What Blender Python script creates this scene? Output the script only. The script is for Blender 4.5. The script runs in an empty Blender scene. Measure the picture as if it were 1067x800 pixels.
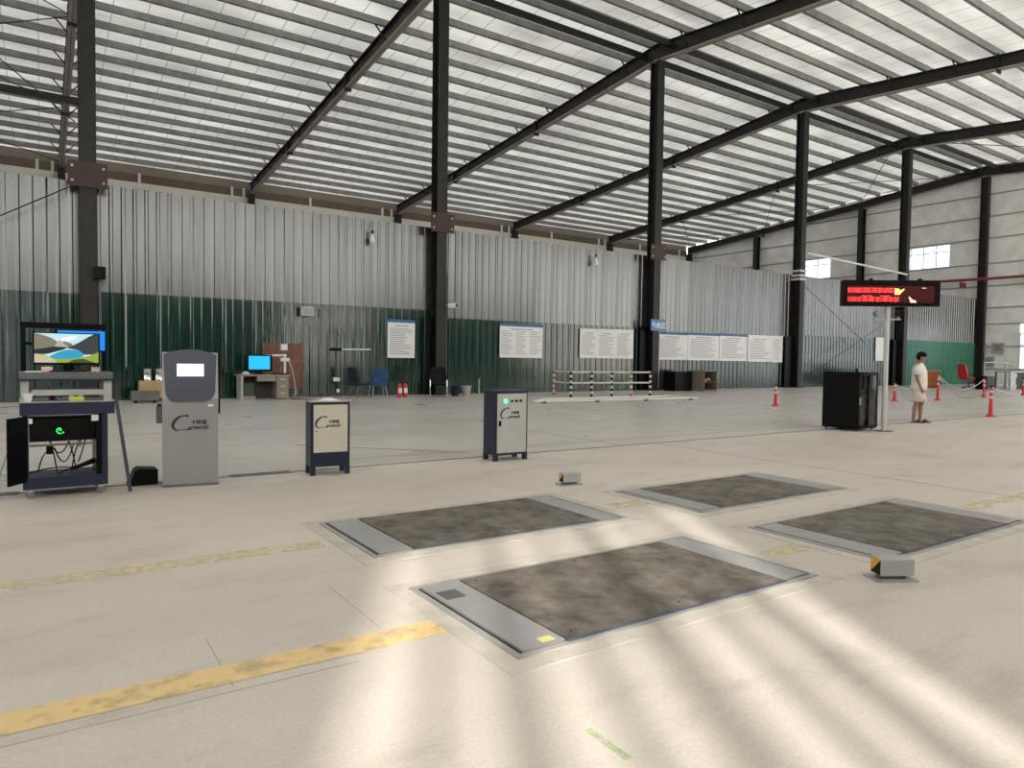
import bpy, bmesh, math, random
from mathutils import Vector, Matrix
random.seed(7)
sc = bpy.context.scene
COL = sc.collection
PI = math.pi

# ------------------------------------------------------------------ camera
FPX, YAW, PITCH, ROLL, EYE = 725.8, 0.5945, 0.0366, 0.0137, 1.4017
IW, IH = 1067.0, 800.0
cF = Vector((math.sin(YAW)*math.cos(PITCH), math.cos(YAW)*math.cos(PITCH), -math.sin(PITCH)))
cR0 = Vector((math.cos(YAW), -math.sin(YAW), 0)); cU0 = cR0.cross(cF)
cR = cR0*math.cos(ROLL) + cU0*math.sin(ROLL); cU = -cR0*math.sin(ROLL) + cU0*math.cos(ROLL)
cam = bpy.data.objects.new('camera', bpy.data.cameras.new('camera')); COL.objects.link(cam)
m3 = Matrix((cR, cU, -cF)).transposed(); cam.matrix_world = Matrix.Translation((0, 0, EYE)) @ m3.to_4x4()
cam.data.sensor_width = 36.0; cam.data.lens = FPX/IW*36.0; cam.data.clip_end = 500
sc.camera = cam
# a pixel is only a direction; the distance comes from the floor or wall it touches
def ray(u, v): return cF*FPX + cR*(u-IW/2) - cU*(v-IH/2)
def onZ(u, v, z=0.0):
    d = ray(u, v); return Vector((0, 0, EYE)) + d*((z-EYE)/d.z)
def onY(u, v, Y):
    d = ray(u, v); return Vector((0, 0, EYE)) + d*(Y/d.y)
def onX(u, v, X):
    d = ray(u, v); return Vector((0, 0, EYE)) + d*(X/d.x)

# ------------------------------------------------------------------ world, sun, exposure
world = bpy.data.worlds.new('world'); sc.world = world; world.use_nodes = True
bg = world.node_tree.nodes['Background']
bg.inputs[0].default_value = (0.92, 0.96, 1.0, 1); bg.inputs[1].default_value = 1.9
sd = bpy.data.lights.new('sun', 'SUN'); sun = bpy.data.objects.new('sun', sd); COL.objects.link(sun)
SAZ, SEL = 0.508, math.radians(27)
sdir = Vector((math.sin(SAZ)*math.cos(SEL), math.cos(SAZ)*math.cos(SEL), -math.sin(SEL)))
sun.rotation_euler = sdir.to_track_quat('-Z', 'Y').to_euler(); sun.location = (-8, -20, 14)
sd.energy = 5.7; sd.angle = math.radians(1.7); sd.color = (1.0, 0.93, 0.82)
sc.view_settings.view_transform = 'Standard'; sc.view_settings.look = 'None'
sc.view_settings.gamma = 1.0; sc.view_settings.use_curve_mapping = False
sc.view_settings.exposure = 0.32
sc.cycles.use_denoising = True
sc.cycles.max_bounces = 8; sc.cycles.diffuse_bounces = 5; sc.cycles.glossy_bounces = 3
sc.cycles.sample_clamp_indirect = 6.0

# ------------------------------------------------------------------ materials
MATS = {}
def mat(name, col, rough=0.6, metal=0.0, noise=0.0, nscale=4.0, bump=0.0, bscale=40.0, spec=0.5, stretch=None, col2=None, emit=0.0, ecol=None):
    if name in MATS: return MATS[name]
    m = bpy.data.materials.new(name); m.use_nodes = True
    nt = m.node_tree; b = nt.nodes['Principled BSDF']
    b.inputs['Base Color'].default_value = (*col, 1); b.inputs['Roughness'].default_value = rough
    b.inputs['Metallic'].default_value = metal; b.inputs['Specular IOR Level'].default_value = spec
    if noise or bump or col2:
        tc = nt.nodes.new('ShaderNodeTexCoord'); mp = nt.nodes.new('ShaderNodeMapping')
        nt.links.new(tc.outputs['Object'], mp.inputs[0])
        if stretch: mp.inputs['Scale'].default_value = stretch
        n = nt.nodes.new('ShaderNodeTexNoise'); n.inputs['Scale'].default_value = nscale; n.inputs['Detail'].default_value = 6
        nt.links.new(mp.outputs[0], n.inputs['Vector'])
        c2 = col2 or tuple(c*(1-noise) for c in col)
        r = nt.nodes.new('ShaderNodeValToRGB'); r.color_ramp.elements[0].position = 0.35; r.color_ramp.elements[1].position = 0.65
        r.color_ramp.elements[0].color = (*c2, 1)
        r.color_ramp.elements[1].color = (*(tuple(min(1, c*(1+noise*0.4)) for c in col)), 1)
        nt.links.new(n.outputs[0], r.inputs[0]); nt.links.new(r.outputs[0], b.inputs['Base Color'])
        if bump:
            n2 = nt.nodes.new('ShaderNodeTexNoise'); n2.inputs['Scale'].default_value = bscale; n2.inputs['Detail'].default_value = 4
            nt.links.new(mp.outputs[0], n2.inputs['Vector'])
            bp = nt.nodes.new('ShaderNodeBump'); bp.inputs['Strength'].default_value = bump; bp.inputs['Distance'].default_value = 0.02
            nt.links.new(n2.outputs[0], bp.inputs['Height']); nt.links.new(bp.outputs[0], b.inputs['Normal'])
    if emit:
        b.inputs['Emission Color'].default_value = (*(ecol or col), 1); b.inputs['Emission Strength'].default_value = emit
    MATS[name] = m; return m

def translucent(name, col, tcol, fac, rough, metal, foil=False):
    """sheet that lets daylight through; outside sky and sun light it"""
    m = mat(name, col, rough, metal, bump=0.0)
    nt = m.node_tree; b = nt.nodes['Principled BSDF']; out = nt.nodes['Material Output']
    t = nt.nodes.new('ShaderNodeBsdfTranslucent'); t.inputs[0].default_value = (*tcol, 1)
    mx = nt.nodes.new('ShaderNodeMixShader'); mx.inputs[0].default_value = fac
    nt.links.new(b.outputs[0], mx.inputs[1]); nt.links.new(t.outputs[0], mx.inputs[2]); nt.links.new(mx.outputs[0], out.inputs[0])
    if foil:
        tc = nt.nodes.new('ShaderNodeTexCoord'); mp = nt.nodes.new('ShaderNodeMapping'); mp.inputs['Scale'].default_value = (0.35, 1.0, 1.0)
        nt.links.new(tc.outputs['Object'], mp.inputs[0])
        n = nt.nodes.new('ShaderNodeTexNoise'); n.inputs['Scale'].default_value = 1.1; n.inputs['Detail'].default_value = 5
        nt.links.new(mp.outputs[0], n.inputs['Vector'])
        bp = nt.nodes.new('ShaderNodeBump'); bp.inputs['Strength'].default_value = 0.55; bp.inputs['Distance'].default_value = 0.12
        nt.links.new(n.outputs[0], bp.inputs['Height']); nt.links.new(bp.outputs[0], b.inputs['Normal'])
        # foil widths: thin seams running up the slope
        sp = nt.nodes.new('ShaderNodeSeparateXYZ'); nt.links.new(tc.outputs['Object'], sp.inputs[0])
        dv = nt.nodes.new('ShaderNodeMath'); dv.operation = 'MULTIPLY'; dv.inputs[1].default_value = 1/1.25; nt.links.new(sp.outputs[0], dv.inputs[0])
        fr = nt.nodes.new('ShaderNodeMath'); fr.operation = 'FRACT'; nt.links.new(dv.outputs[0], fr.inputs[0])
        gt = nt.nodes.new('ShaderNodeMath'); gt.operation = 'GREATER_THAN'; gt.inputs[1].default_value = 0.035; nt.links.new(fr.outputs[0], gt.inputs[0])
        r = nt.nodes.new('ShaderNodeMix'); r.data_type = 'RGBA'
        r.inputs['A'].default_value = (col[0]*0.45, col[1]*0.45, col[2]*0.45, 1); r.inputs['B'].default_value = (*col, 1)
        nt.links.new(gt.outputs[0], r.inputs['Factor']); nt.links.new(r.outputs['Result'], b.inputs['Base Color'])
        r2 = nt.nodes.new('ShaderNodeMix'); r2.data_type = 'RGBA'
        r2.inputs['A'].default_value = (tcol[0]*0.5, tcol[1]*0.5, tcol[2]*0.5, 1)
        mp2 = nt.nodes.new('ShaderNodeMapping'); mp2.inputs['Scale'].default_value = (0.16, 0.5, 1.0); nt.links.new(tc.outputs['Object'], mp2.inputs[0])
        n4 = nt.nodes.new('ShaderNodeTexNoise'); n4.inputs['Scale'].default_value = 1.3; n4.inputs['Detail'].default_value = 4; nt.links.new(mp2.outputs[0], n4.inputs['Vector'])
        r4 = nt.nodes.new('ShaderNodeValToRGB'); r4.color_ramp.elements[0].position = 0.32; r4.color_ramp.elements[1].position = 0.70
        r4.color_ramp.elements[0].color = (tcol[0]*0.45, tcol[1]*0.45, tcol[2]*0.45, 1); r4.color_ramp.elements[1].color = (*tcol, 1)
        nt.links.new(n4.outputs[0], r4.inputs[0]); nt.links.new(r4.outputs[0], r2.inputs['B'])
        nt.links.new(gt.outputs[0], r2.inputs['Factor']); nt.links.new(r2.outputs['Result'], t.inputs[0])
    return m

def glass_mat(name='pane_glass', tint=(0.92, 0.97, 1.0), gloss=0.12):
    if name in MATS: return MATS[name]
    m = bpy.data.materials.new(name); m.use_nodes = True; nt = m.node_tree; out = nt.nodes['Material Output']
    nt.nodes.remove(nt.nodes['Principled BSDF'])
    tr = nt.nodes.new('ShaderNodeBsdfTransparent'); tr.inputs[0].default_value = (*tint, 1)
    gl = nt.nodes.new('ShaderNodeBsdfGlossy'); gl.inputs['Roughness'].default_value = 0.05
    mx = nt.nodes.new('ShaderNodeMixShader'); mx.inputs[0].default_value = gloss
    nt.links.new(tr.outputs[0], mx.inputs[1]); nt.links.new(gl.outputs[0], mx.inputs[2]); nt.links.new(mx.outputs[0], out.inputs[0])
    MATS[name] = m; return m

def concrete(name, ca, cb, cc, rough):
    m = bpy.data.materials.new(name); m.use_nodes = True; nt = m.node_tree; b = nt.nodes['Principled BSDF']
    tc = nt.nodes.new('ShaderNodeTexCoord')
    def noise(scale, detail, vec_scale=(1, 1, 1), rough_=0.55):
        mp = nt.nodes.new('ShaderNodeMapping'); mp.inputs['Scale'].default_value = vec_scale; nt.links.new(tc.outputs['Object'], mp.inputs[0])
        n = nt.nodes.new('ShaderNodeTexNoise'); n.inputs['Scale'].default_value = scale; n.inputs['Detail'].default_value = detail
        n.inputs['Roughness'].default_value = rough_; nt.links.new(mp.outputs[0], n.inputs['Vector']); return n
    def ramp(n, p0, p1, c0, c1):
        r = nt.nodes.new('ShaderNodeValToRGB'); e = r.color_ramp.elements; e[0].position = p0; e[1].position = p1
        e[0].color = (*c0, 1); e[1].color = (*c1, 1); nt.links.new(n.outputs[0], r.inputs[0]); return r
    r1 = ramp(noise(0.45, 6, (0.5, 1.2, 1)), 0.35, 0.65, ca, cb)
    r2 = ramp(noise(1.7, 8, (0.6, 1.5, 1), 0.65), 0.52, 0.78, (0, 0, 0), (1, 1, 1))
    mx = nt.nodes.new('ShaderNodeMix'); mx.data_type = 'RGBA'; nt.links.new(r1.outputs[0], mx.inputs['A']); mx.inputs['B'].default_value = (*cc, 1)
    ml = nt.nodes.new('ShaderNodeMath'); ml.operation = 'MULTIPLY'; ml.inputs[1].default_value = 0.85
    nt.links.new(r2.outputs[0], ml.inputs[0]); nt.links.new(ml.outputs[0], mx.inputs['Factor'])
    n3 = noise(55, 4); r3 = ramp(n3, 0.3, 0.7, (0.9, 0.9, 0.9), (1.06, 1.06, 1.06))
    m2 = nt.nodes.new('ShaderNodeMix'); m2.data_type = 'RGBA'; m2.blend_type = 'MULTIPLY'; m2.inputs['Factor'].default_value = 1
    nt.links.new(mx.outputs['Result'], m2.inputs['A']); nt.links.new(r3.outputs[0], m2.inputs['B'])
    nt.links.new(m2.outputs['Result'], b.inputs['Base Color'])
    rr = ramp(noise(0.9, 5), 0.3, 0.7, (rough-0.1,)*3, (rough+0.1,)*3); nt.links.new(rr.outputs[0], b.inputs['Roughness'])
    b.inputs['Specular IOR Level'].default_value = 0.35
    bp = nt.nodes.new('ShaderNodeBump'); bp.inputs['Strength'].default_value = 0.12; bp.inputs['Distance'].default_value = 0.01
    nt.links.new(n3.outputs[0], bp.inputs['Height']); nt.links.new(bp.outputs[0], b.inputs['Normal'])
    return m

def worn_paint(name, col, lo, hi, scale=7):
    """paint with worn-through holes"""
    m = mat(name, col, 0.7); nt = m.node_tree; b = nt.nodes['Principled BSDF']
    tc = nt.nodes.new('ShaderNodeTexCoord'); n = nt.nodes.new('ShaderNodeTexNoise'); n.inputs['Scale'].default_value = scale; n.inputs['Detail'].default_value = 8
    nt.links.new(tc.outputs['Object'], n.inputs['Vector'])
    r = nt.nodes.new('ShaderNodeValToRGB'); r.color_ramp.elements[0].position = lo; r.color_ramp.elements[1].position = hi
    nt.links.new(n.outputs[0], r.inputs[0]); nt.links.new(r.outputs[0], b.inputs['Alpha'])
    return m

FOIL = translucent('roof_foil', (0.74, 0.74, 0.70), (0.97, 0.95, 0.88), 0.235, 0.32, 0.55, foil=True)
MILK = translucent('milky_light_sheet', (0.8, 0.8, 0.78), (1.0, 0.97, 0.92), 0.85, 0.6, 0.0)  # translucent sheet for the unseen panels added as fill light
FLOOR_A = concrete('warm_concrete', (0.535, 0.492, 0.447), (0.625, 0.578, 0.528), (0.395, 0.363, 0.33), 0.48)
FLOOR_B = concrete('grey_concrete', (0.50, 0.473, 0.455), (0.60, 0.572, 0.55), (0.39, 0.365, 0.35), 0.36)
CEMENT = mat('patched_cement', (0.52, 0.485, 0.44), 0.7, noise=0.15, nscale=6, bump=0.3)
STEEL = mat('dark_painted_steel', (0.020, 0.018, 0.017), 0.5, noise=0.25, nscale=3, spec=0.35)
RAFTB = mat('rafter_lit_flange_paint', (0.33, 0.30, 0.275), 0.5, noise=0.15, nscale=2)  # grey primer, lightened to paint the lit look into the lower flanges
PURLIN = mat('galvanised_purlin', (0.26, 0.255, 0.25), 0.45, 0.3, noise=0.2, nscale=2)
SILVER = mat('galvanised_sheet', (0.172, 0.179, 0.183), 0.27, 0.85, noise=0.12, nscale=0.8, bump=0.14, bscale=2.5, stretch=(4, 4, 0.2))
GREEN = mat('green_sheet', (0.004, 0.034, 0.024), 0.13, 0.0, noise=0.3, nscale=1.5, bump=0.22, bscale=3.0, stretch=(5, 5, 0.22), spec=1.0)
GREEN2 = mat('bright_green_sheet', (0.012, 0.15, 0.085), 0.25, 0.0, noise=0.3, nscale=1.5, bump=0.2, bscale=3.0, stretch=(3, 3, 0.6), spec=0.35)
WHITEWALL = mat('white_wall_panel', (0.83, 0.83, 0.815), 0.55, noise=0.12, nscale=1.2)
BROWN = mat('brown_eave_steel', (0.16, 0.12, 0.09), 0.6, noise=0.2)
CREAM = mat('cream_strip', (0.80, 0.78, 0.71), 0.6)
BLACK = mat('black_plastic', (0.004, 0.004, 0.005), 0.4, spec=0.12)
BLACKM = mat('black_metal', (0.004, 0.004, 0.005), 0.35, noise=0.2, spec=0.1)
NAVY = mat('navy_metal', (0.012, 0.017, 0.046), 0.4, 0.1, noise=0.15, nscale=3)
NAVY2 = mat('slate_blue_plastic', (0.028, 0.033, 0.062), 0.35)
GREY = mat('grey_powder_coat', (0.30, 0.305, 0.30), 0.4, 0.25, noise=0.06, nscale=2)
LGREY = mat('light_grey_metal', (0.42, 0.43, 0.42), 0.4, 0.2, noise=0.08)
DGREY = mat('mid_grey_metal', (0.14, 0.145, 0.15), 0.4, 0.3, noise=0.1)
CREAMDOOR = mat('cream_door', (0.53, 0.51, 0.43), 0.45, noise=0.05)
GREYDOOR = mat('pale_grey_door', (0.42, 0.43, 0.41), 0.45, noise=0.05)
WHITE = mat('white_plastic', (0.75, 0.75, 0.73), 0.5)
PAPER = mat('white_paper', (0.78, 0.79, 0.80), 0.6)
PRINT = mat('grey_print', (0.36, 0.37, 0.40), 0.7)
BLUE = mat('blue_print', (0.03, 0.14, 0.32), 0.5)
RED = mat('red_plastic', (0.55, 0.03, 0.04), 0.4)
REDP = mat('dark_red_paint', (0.22, 0.03, 0.03), 0.5)
CHROME = mat('chrome', (0.6, 0.6, 0.6), 0.18, 1.0)
PLATE = mat('bare_steel_plate', (0.40, 0.40, 0.41), 0.42, 0.35, noise=0.1, nscale=3, bump=0.1)
GRIT = mat('gritty_dark_plate', (0.235, 0.21, 0.18), 0.85, nscale=3.6, col2=(0.07, 0.062, 0.054), bump=0.8, bscale=60)
for _n in GRIT.node_tree.nodes:
    if _n.type == 'TEX_NOISE': _n.inputs['Roughness'].default_value = 0.72; _n.inputs['Detail'].default_value = 10
SLOT = mat('dark_slot', (0.012, 0.013, 0.016), 0.6)
BLUEEDGE = mat('blue_edge_paint', (0.07, 0.10, 0.17), 0.5, noise=0.4, nscale=5)
CARD = mat('cardboard', (0.48, 0.33, 0.18), 0.8, noise=0.1)
WOOD = mat('red_brown_board', (0.17, 0.065, 0.042), 0.5, noise=0.35, nscale=4)
DESKM = mat('grey_brown_laminate', (0.26, 0.235, 0.205), 0.5, noise=0.08)
ORANGE = mat('orange_wood', (0.30, 0.09, 0.02), 0.7, noise=0.2, spec=0.15)
YELLOW = worn_paint('worn_yellow_paint', (0.72, 0.54, 0.27), 0.18, 0.52)
YELLOW2 = worn_paint('faded_yellow_paint', (0.74, 0.63, 0.38), 0.32, 0.78)
CHALK = worn_paint('green_chalk', (0.42, 0.54, 0.30), 0.25, 0.65, 14)
SKIN = mat('skin', (0.30, 0.17, 0.11), 0.55)
HAIR = mat('black_hair', (0.006, 0.005, 0.005), 0.8, spec=0.1)
SHIRT = mat('white_cotton', (0.72, 0.70, 0.64), 0.85, noise=0.06)
SHORTS = mat('pale_pink_cotton', (0.66, 0.58, 0.55), 0.85, noise=0.06)
DENIM = mat('blue_cloth', (0.03, 0.075, 0.20), 0.9, noise=0.3, nscale=6)
DARKCLOTH = mat('dark_cloth', (0.012, 0.016, 0.030), 0.9, noise=0.3)

# ------------------------------------------------------------------ mesh helpers
class MB:
    def __init__(self): self.v = []; self.f = []; self.mi = []; self.m = 0
    def add(self, vs, fs):
        o = len(self.v); self.v += [tuple(a) for a in vs]; self.f += [tuple(i+o for i in q) for q in fs]; self.mi += [self.m]*len(fs); return self
    def box(self, x0, x1, y0, y1, z0, z1, bev=0.0):
        if bev:
            b = bev
            prof = [(x0+b, y0), (x1-b, y0), (x1, y0+b), (x1, y1-b), (x1-b, y1), (x0+b, y1), (x0, y1-b), (x0, y0+b)]
            cx, cy = (x0+x1)/2, (y0+y1)/2; n = 8
            ins = [(x+(b*0.7 if x < cx else -b*0.7), y+(b*0.7 if y < cy else -b*0.7)) for x, y in prof]
            rings = [[(x, y, z0) for x, y in ins], [(x, y, z0+b*0.7) for x, y in prof], [(x, y, z1-b*0.7) for x, y in prof], [(x, y, z1) for x, y in ins]]
            return self.loft(rings)
        vs = [(x0, y0, z0), (x1, y0, z0), (x1, y1, z0), (x0, y1, z0), (x0, y0, z1), (x1, y0, z1), (x1, y1, z1), (x0, y1, z1)]
        return self.add(vs, [(3, 2, 1, 0), (4, 5, 6, 7), (0, 1, 5, 4), (1, 2, 6, 5), (2, 3, 7, 6), (3, 0, 4, 7)])
    def loft(self, rings, cap=True, closed=False):
        n = len(rings[0]); vs = [p for r in rings for p in r]; fs = []
        for k in range(len(rings)-1):
            for i in range(n):
                j = (i+1) % n; fs.append((k*n+i, k*n+j, (k+1)*n+j, (k+1)*n+i))
        if cap: fs += [tuple(range(n-1, -1, -1)), tuple(range((len(rings)-1)*n, len(rings)*n))]
        return self.add(vs, fs)
    def tube(self, pts, r, n=8, cap=True):
        pts = [Vector(p) for p in pts]; rings = []; prev = None
        rs = r if isinstance(r, (list, tuple)) else [r]*len(pts)
        for i, p in enumerate(pts):
            a = pts[max(0, i-1)]; b = pts[min(len(pts)-1, i+1)]; t = (b-a).normalized()
            ref = prev if prev is not None else (Vector((0, 0, 1)) if abs(t.z) < 0.9 else Vector((1, 0, 0)))
            u = (ref - t*ref.dot(t)).normalized(); prev = u; w = t.cross(u)
            rings.append([tuple(p + (u*math.cos(2*PI*k/n) + w*math.sin(2*PI*k/n))*rs[i]) for k in range(n)])
        return self.loft(rings, cap)
    def cyl(self, x, y, z0, z1, r, n=16, r2=None):
        r2 = r if r2 is None else r2
        return self.loft([[(x+rr*math.cos(2*PI*k/n), y+rr*math.sin(2*PI*k/n), z) for k in range(n)] for z, rr in ((z0, r), (z1, r2))])
    def lathe(self, prof, n=16, c=(0, 0)):
        return self.loft([[(c[0]+r*math.cos(2*PI*k/n), c[1]+r*math.sin(2*PI*k/n), z) for k in range(n)] for r, z in prof])
    def prism(self, poly, axis, a, b):
        def P(p, t): return (t, p[0], p[1]) if axis == 'x' else ((p[0], t, p[1]) if axis == 'y' else (p[0], p[1], t))
        return self.loft([[P(p, a) for p in poly], [P(p, b) for p in poly]])
    def bar(self, a, b, w, h):
        a = Vector(a); b = Vector(b); t = (b-a).normalized(); up = Vector((0, 0, 1)) if abs(t.z) < 0.95 else Vector((0, 1, 0))
        s = t.cross(up).normalized(); u = s.cross(t)
        return self.loft([[tuple(p + s*sx*w/2 + u*sy*h/2) for sx, sy in ((-1, -1), (1, -1), (1, 1), (-1, 1))] for p in (a, b)])
    def mesh(self, name):
        me = bpy.data.meshes.new(name); me.from_pydata(self.v, [], self.f)
        bm = bmesh.new(); bm.from_mesh(me); bmesh.ops.recalc_face_normals(bm, faces=bm.faces); bm.to_mesh(me); bm.free()
        return me
    def build(self, name, material, parent=None, loc=None, smooth=False, rot=None):
        me = self.mesh(name)
        mats = material if isinstance(material, (list, tuple)) else [material]
        for m in mats: me.materials.append(m)
        if len(mats) > 1:
            for p, i in zip(me.polygons, self.mi): p.material_index = i
        if smooth: me.shade_smooth(); me.set_sharp_from_angle(angle=math.radians(40))
        return link(me, name, parent, loc, rot)
def link(me, name, parent=None, loc=None, rot=None):
    o = bpy.data.objects.new(name, me); COL.objects.link(o)
    if parent: o.parent = parent
    if loc is not None: o.location = loc
    if rot is not None: o.rotation_euler = rot
    return o
def tag(o, label, cat, group=None, kind=None):
    o['label'] = label
    if cat: o['category'] = cat
    if group: o['group'] = group
    if kind: o['kind'] = kind
    return o
def thing(name, label, cat, loc=(0, 0, 0), rz=0.0, group=None):
    o = bpy.data.objects.new(name, None); COL.objects.link(o); o.location = loc; o.rotation_euler = (0, 0, rz); o.empty_display_size = 0.2
    return tag(o, label, cat, group)
def struct(o, label, cat='structure'):
    o['kind'] = 'structure'; o['label'] = label; o['category'] = cat; return o
def text_mesh(body, size, depth=0.0015, shear=0.0):
    cu = bpy.data.curves.new('lettering', 'FONT'); cu.body = body; cu.size = size; cu.extrude = depth; cu.shear = shear; cu.offset = size*0.018; cu.resolution_u = 3
    o = bpy.data.objects.new('lettering', cu); COL.objects.link(o); bpy.context.view_layer.update()
    dg = bpy.context.evaluated_depsgraph_get(); me = bpy.data.meshes.new_from_object(o.evaluated_get(dg)); me.materials.clear()
    bpy.data.objects.remove(o); return me
def put_text(name, body, size, material, parent, loc, rot=(PI/2, 0, 0), shear=0.0):
    me = text_mesh(body, size, shear=shear); me.materials.append(material); return link(me, name, parent, loc, rot)

# ------------------------------------------------------------------ hall dimensions
BAY, X0, YC, YE = 11.28, 1.135, 23.39, 51.81
YF = YC-(YE-YC)                        # front eave, behind the camera
XC = {k: X0+BAY*k for k in range(-1, 6)}
XL, XR = XC[-1], XC[5]
HP, HE, HR = 6.295, 12.7, 15.18
def rafter_z(y): return HR-(HR-HE)*abs(y-YC)/(YE-YC)

# ---- ground outside and floor
g = MB().add([(-120, -120, -0.06), (180, -120, -0.06), (180, 160, -0.06), (-120, 160, -0.06)], [(0, 1, 2, 3)]).build('ground', mat('yard_concrete', (0.55, 0.54, 0.51), 0.9, noise=0.2, nscale=0.2))
struct(g, 'pale concrete yard around the hall', 'ground')
TY0, TY1 = 8.37, 8.45                  # drain trench
fl = MB(); fl.box(XL-0.3, XR+0.3, YF-0.3, TY0, -0.05, 0).m = 1
fl.box(XL-0.3, XR+0.3, TY1, YE+0.3, -0.05, 0); fl.m = 2; fl.box(XL, XR, TY0, TY1, -0.05, -0.006)
floor = struct(fl.build('floor', [FLOOR_A, FLOOR_B, SLOT]), 'warm and grey concrete slabs with a drain slot between', 'floor')
# drain gratings that lie in the slot
def grating(xa, xb):
    m = MB(); m.box(xa, xb, TY0-0.045, TY0-0.01, -0.02, 0.006); m.box(xa, xb, TY1+0.01, TY1+0.045, -0.02, 0.006)
    x = xa
    while x < xb: m.box(x, x+0.012, TY0-0.02, TY1+0.02, -0.012, 0.004); x += 0.035
    m.build('grating', DGREY, floor)
grating(1.78, 2.48); grating(-1.6, -0.2)
for (xa, ya, xb, yb, w) in ((2.9, 9.05, 60, 9.0, 0.012), (3.3, 10.9, 5.2, 8.9, 0.05), (-9, 13.6, 57, 13.6, 0.015), (7.9, 8.5, 7.9, 23, 0.012), (-0.4, 8.5, -0.4, 23, 0.012), (16.2, 8.5, 16.2, 23, 0.012), (24.5, 8.5, 24.5, 23, 0.012), (8.6, -5, 8.6, 8.3, 0.012), (0.66, 3.05, 0.66, 3.65, 0.004), (1.44, 3.3, 1.44, 4.1, 0.004), (-4, 3.03, 1.2, 3.0, 0.004)):
    MB().bar((xa, ya, 0.0008), (xb, yb, 0.0008), w, 0.001).build('joint', mat('joint_line', (0.13, 0.125, 0.12), 0.9) if w > 0.005 else mat('hairline_crack', (0.33, 0.31, 0.28), 0.9), floor)

# ---- painted marks on the floor
def mark(pts, material, label):
    m = MB(); n = len(pts); m.add([(x, y, 0.002) for x, y in pts], [tuple(range(n))]); return tag(m.build('floor_marking', material), label, 'floor marking')
mark([(-4.5, 3.13), (1.78, 3.08), (1.78, 3.27), (-4.5, 3.33)], YELLOW, 'broad worn yellow line on the floor leading to the nearest test plate')
mark([(-4.5, 5.02), (1.72, 4.96), (1.72, 5.16), (-4.5, 5.25)], YELLOW2, 'faded pale yellow line on the floor leading to the second test plate')
mark([(4.36, 3.05), (4.92, 3.0), (4.92, 3.2), (4.36, 3.22)], YELLOW2, 'short faded yellow dash between the two nearer test plates')
mark([(4.46, 4.85), (5.05, 4.8), (5.05, 5.0), (4.46, 5.05)], YELLOW2, 'short faded yellow dash between the two farther test plates')
mark([(7.5, 3.02), (9.4, 2.98), (9.4, 3.16), (7.5, 3.2)], YELLOW2, 'faint yellow line right of the rightmost test plate')
a = onZ(612, 760); b = onZ(655, 791)
mark([(a.x-0.012, a.y), (b.x-0.014, b.y), (b.x+0.02, b.y), (a.x+0.016, a.y)], CHALK, 'short pale green chalk stroke on the concrete near the camera')

# ---- roof
ceil = bpy.data.objects.new('ceiling', None); COL.objects.link(ceil)
struct(ceil, 'pitched foil-lined roof on steel purlins', 'roof')
DECK = 1.0
for ya, yb in ((YC, YE+0.4), (YC, YF-0.4)):
    m = MB(); m.add([(XL-0.3, ya, rafter_z(ya)+DECK), (XR+0.3, ya, rafter_z(ya)+DECK), (XR+0.3, yb, rafter_z(yb)+DECK), (XL-0.3, yb, rafter_z(yb)+DECK)], [(0, 1, 2, 3)])
    m.build('roof_sheet', FOIL, ceil)
pm = MB(); L = XR-XL
for q in ((-0.06, 0.06, -0.05, -0.03), (-0.06, -0.045, -0.05, 0.24), (-0.06, 0.06, 0.22, 0.24), (0.045, 0.06, -0.05, 0.0)): pm.box(0, L, q[0], q[1], q[2], q[3])
pme = pm.mesh('purlin'); pme.materials.append(PURLIN)
SPC = 1.5
for sgn in (1, -1):
    y = 0.35
    while y < YE-YC-0.1:
        Y = YC+sgn*y; link(pme, 'purlin', ceil, (XL, Y, rafter_z(Y)+0.755)); y += SPC
for dy in (-0.9, 0.75):
    MB().box(XL, XR, YC+dy-0.06, YC+dy+0.06, rafter_z(YC+dy)+0.35, rafter_z(YC+dy)+0.62).build('ridge_tie', STEEL, ceil)
def rod(a, b, r=0.025): MB().tube([a, b], r, 6).build('brace_rod', STEEL, ceil)
for k in (-1, 4):
    for ya, yb in ((YC+1, YC+9.6), (YC+9.6, YC+19), (YC+19, YE-0.5), (YC-1, YC-9.6), (YC-9.6, YC-19)):
        rod((XC[k], ya, rafter_z(ya)+0.3), (XC[k+1], yb, rafter_z(yb)+0.3)); rod((XC[k], yb, rafter_z(yb)+0.3), (XC[k+1], ya, rafter_z(ya)+0.3))

# ---- rafters: one bent beam per frame, with splice plates and fly braces
rlab = {-1: 'dark steel rafter at the left gable of the roof', 0: 'steel rafter seen end-on above the computer cart, leftmost in view', 1: 'steel rafter descending to the partition right of the desk, second from the left',
        2: 'steel rafter carried by the column with the blue sign', 3: 'steel rafter fourth from the left, over the column left of the display board', 4: 'steel rafter over the column standing behind the display board', 5: 'steel rafter running along the top of the white gable wall'}
def ibeam(m, ya, yb, da, db):
    za, zb = rafter_z(ya), rafter_z(yb)
    # bottom edge lies on rafter_z; depth da/db
    def sec(y, z, d): return y, z, d
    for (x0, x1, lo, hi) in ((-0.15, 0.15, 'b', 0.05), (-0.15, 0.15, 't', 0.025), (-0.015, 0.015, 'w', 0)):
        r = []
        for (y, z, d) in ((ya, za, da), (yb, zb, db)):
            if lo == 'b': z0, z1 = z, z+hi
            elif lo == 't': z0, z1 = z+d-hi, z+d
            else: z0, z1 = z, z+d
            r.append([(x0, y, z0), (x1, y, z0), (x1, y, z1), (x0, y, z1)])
        m.m = 1 if lo == 'b' else 0; m.loft(r)
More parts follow.
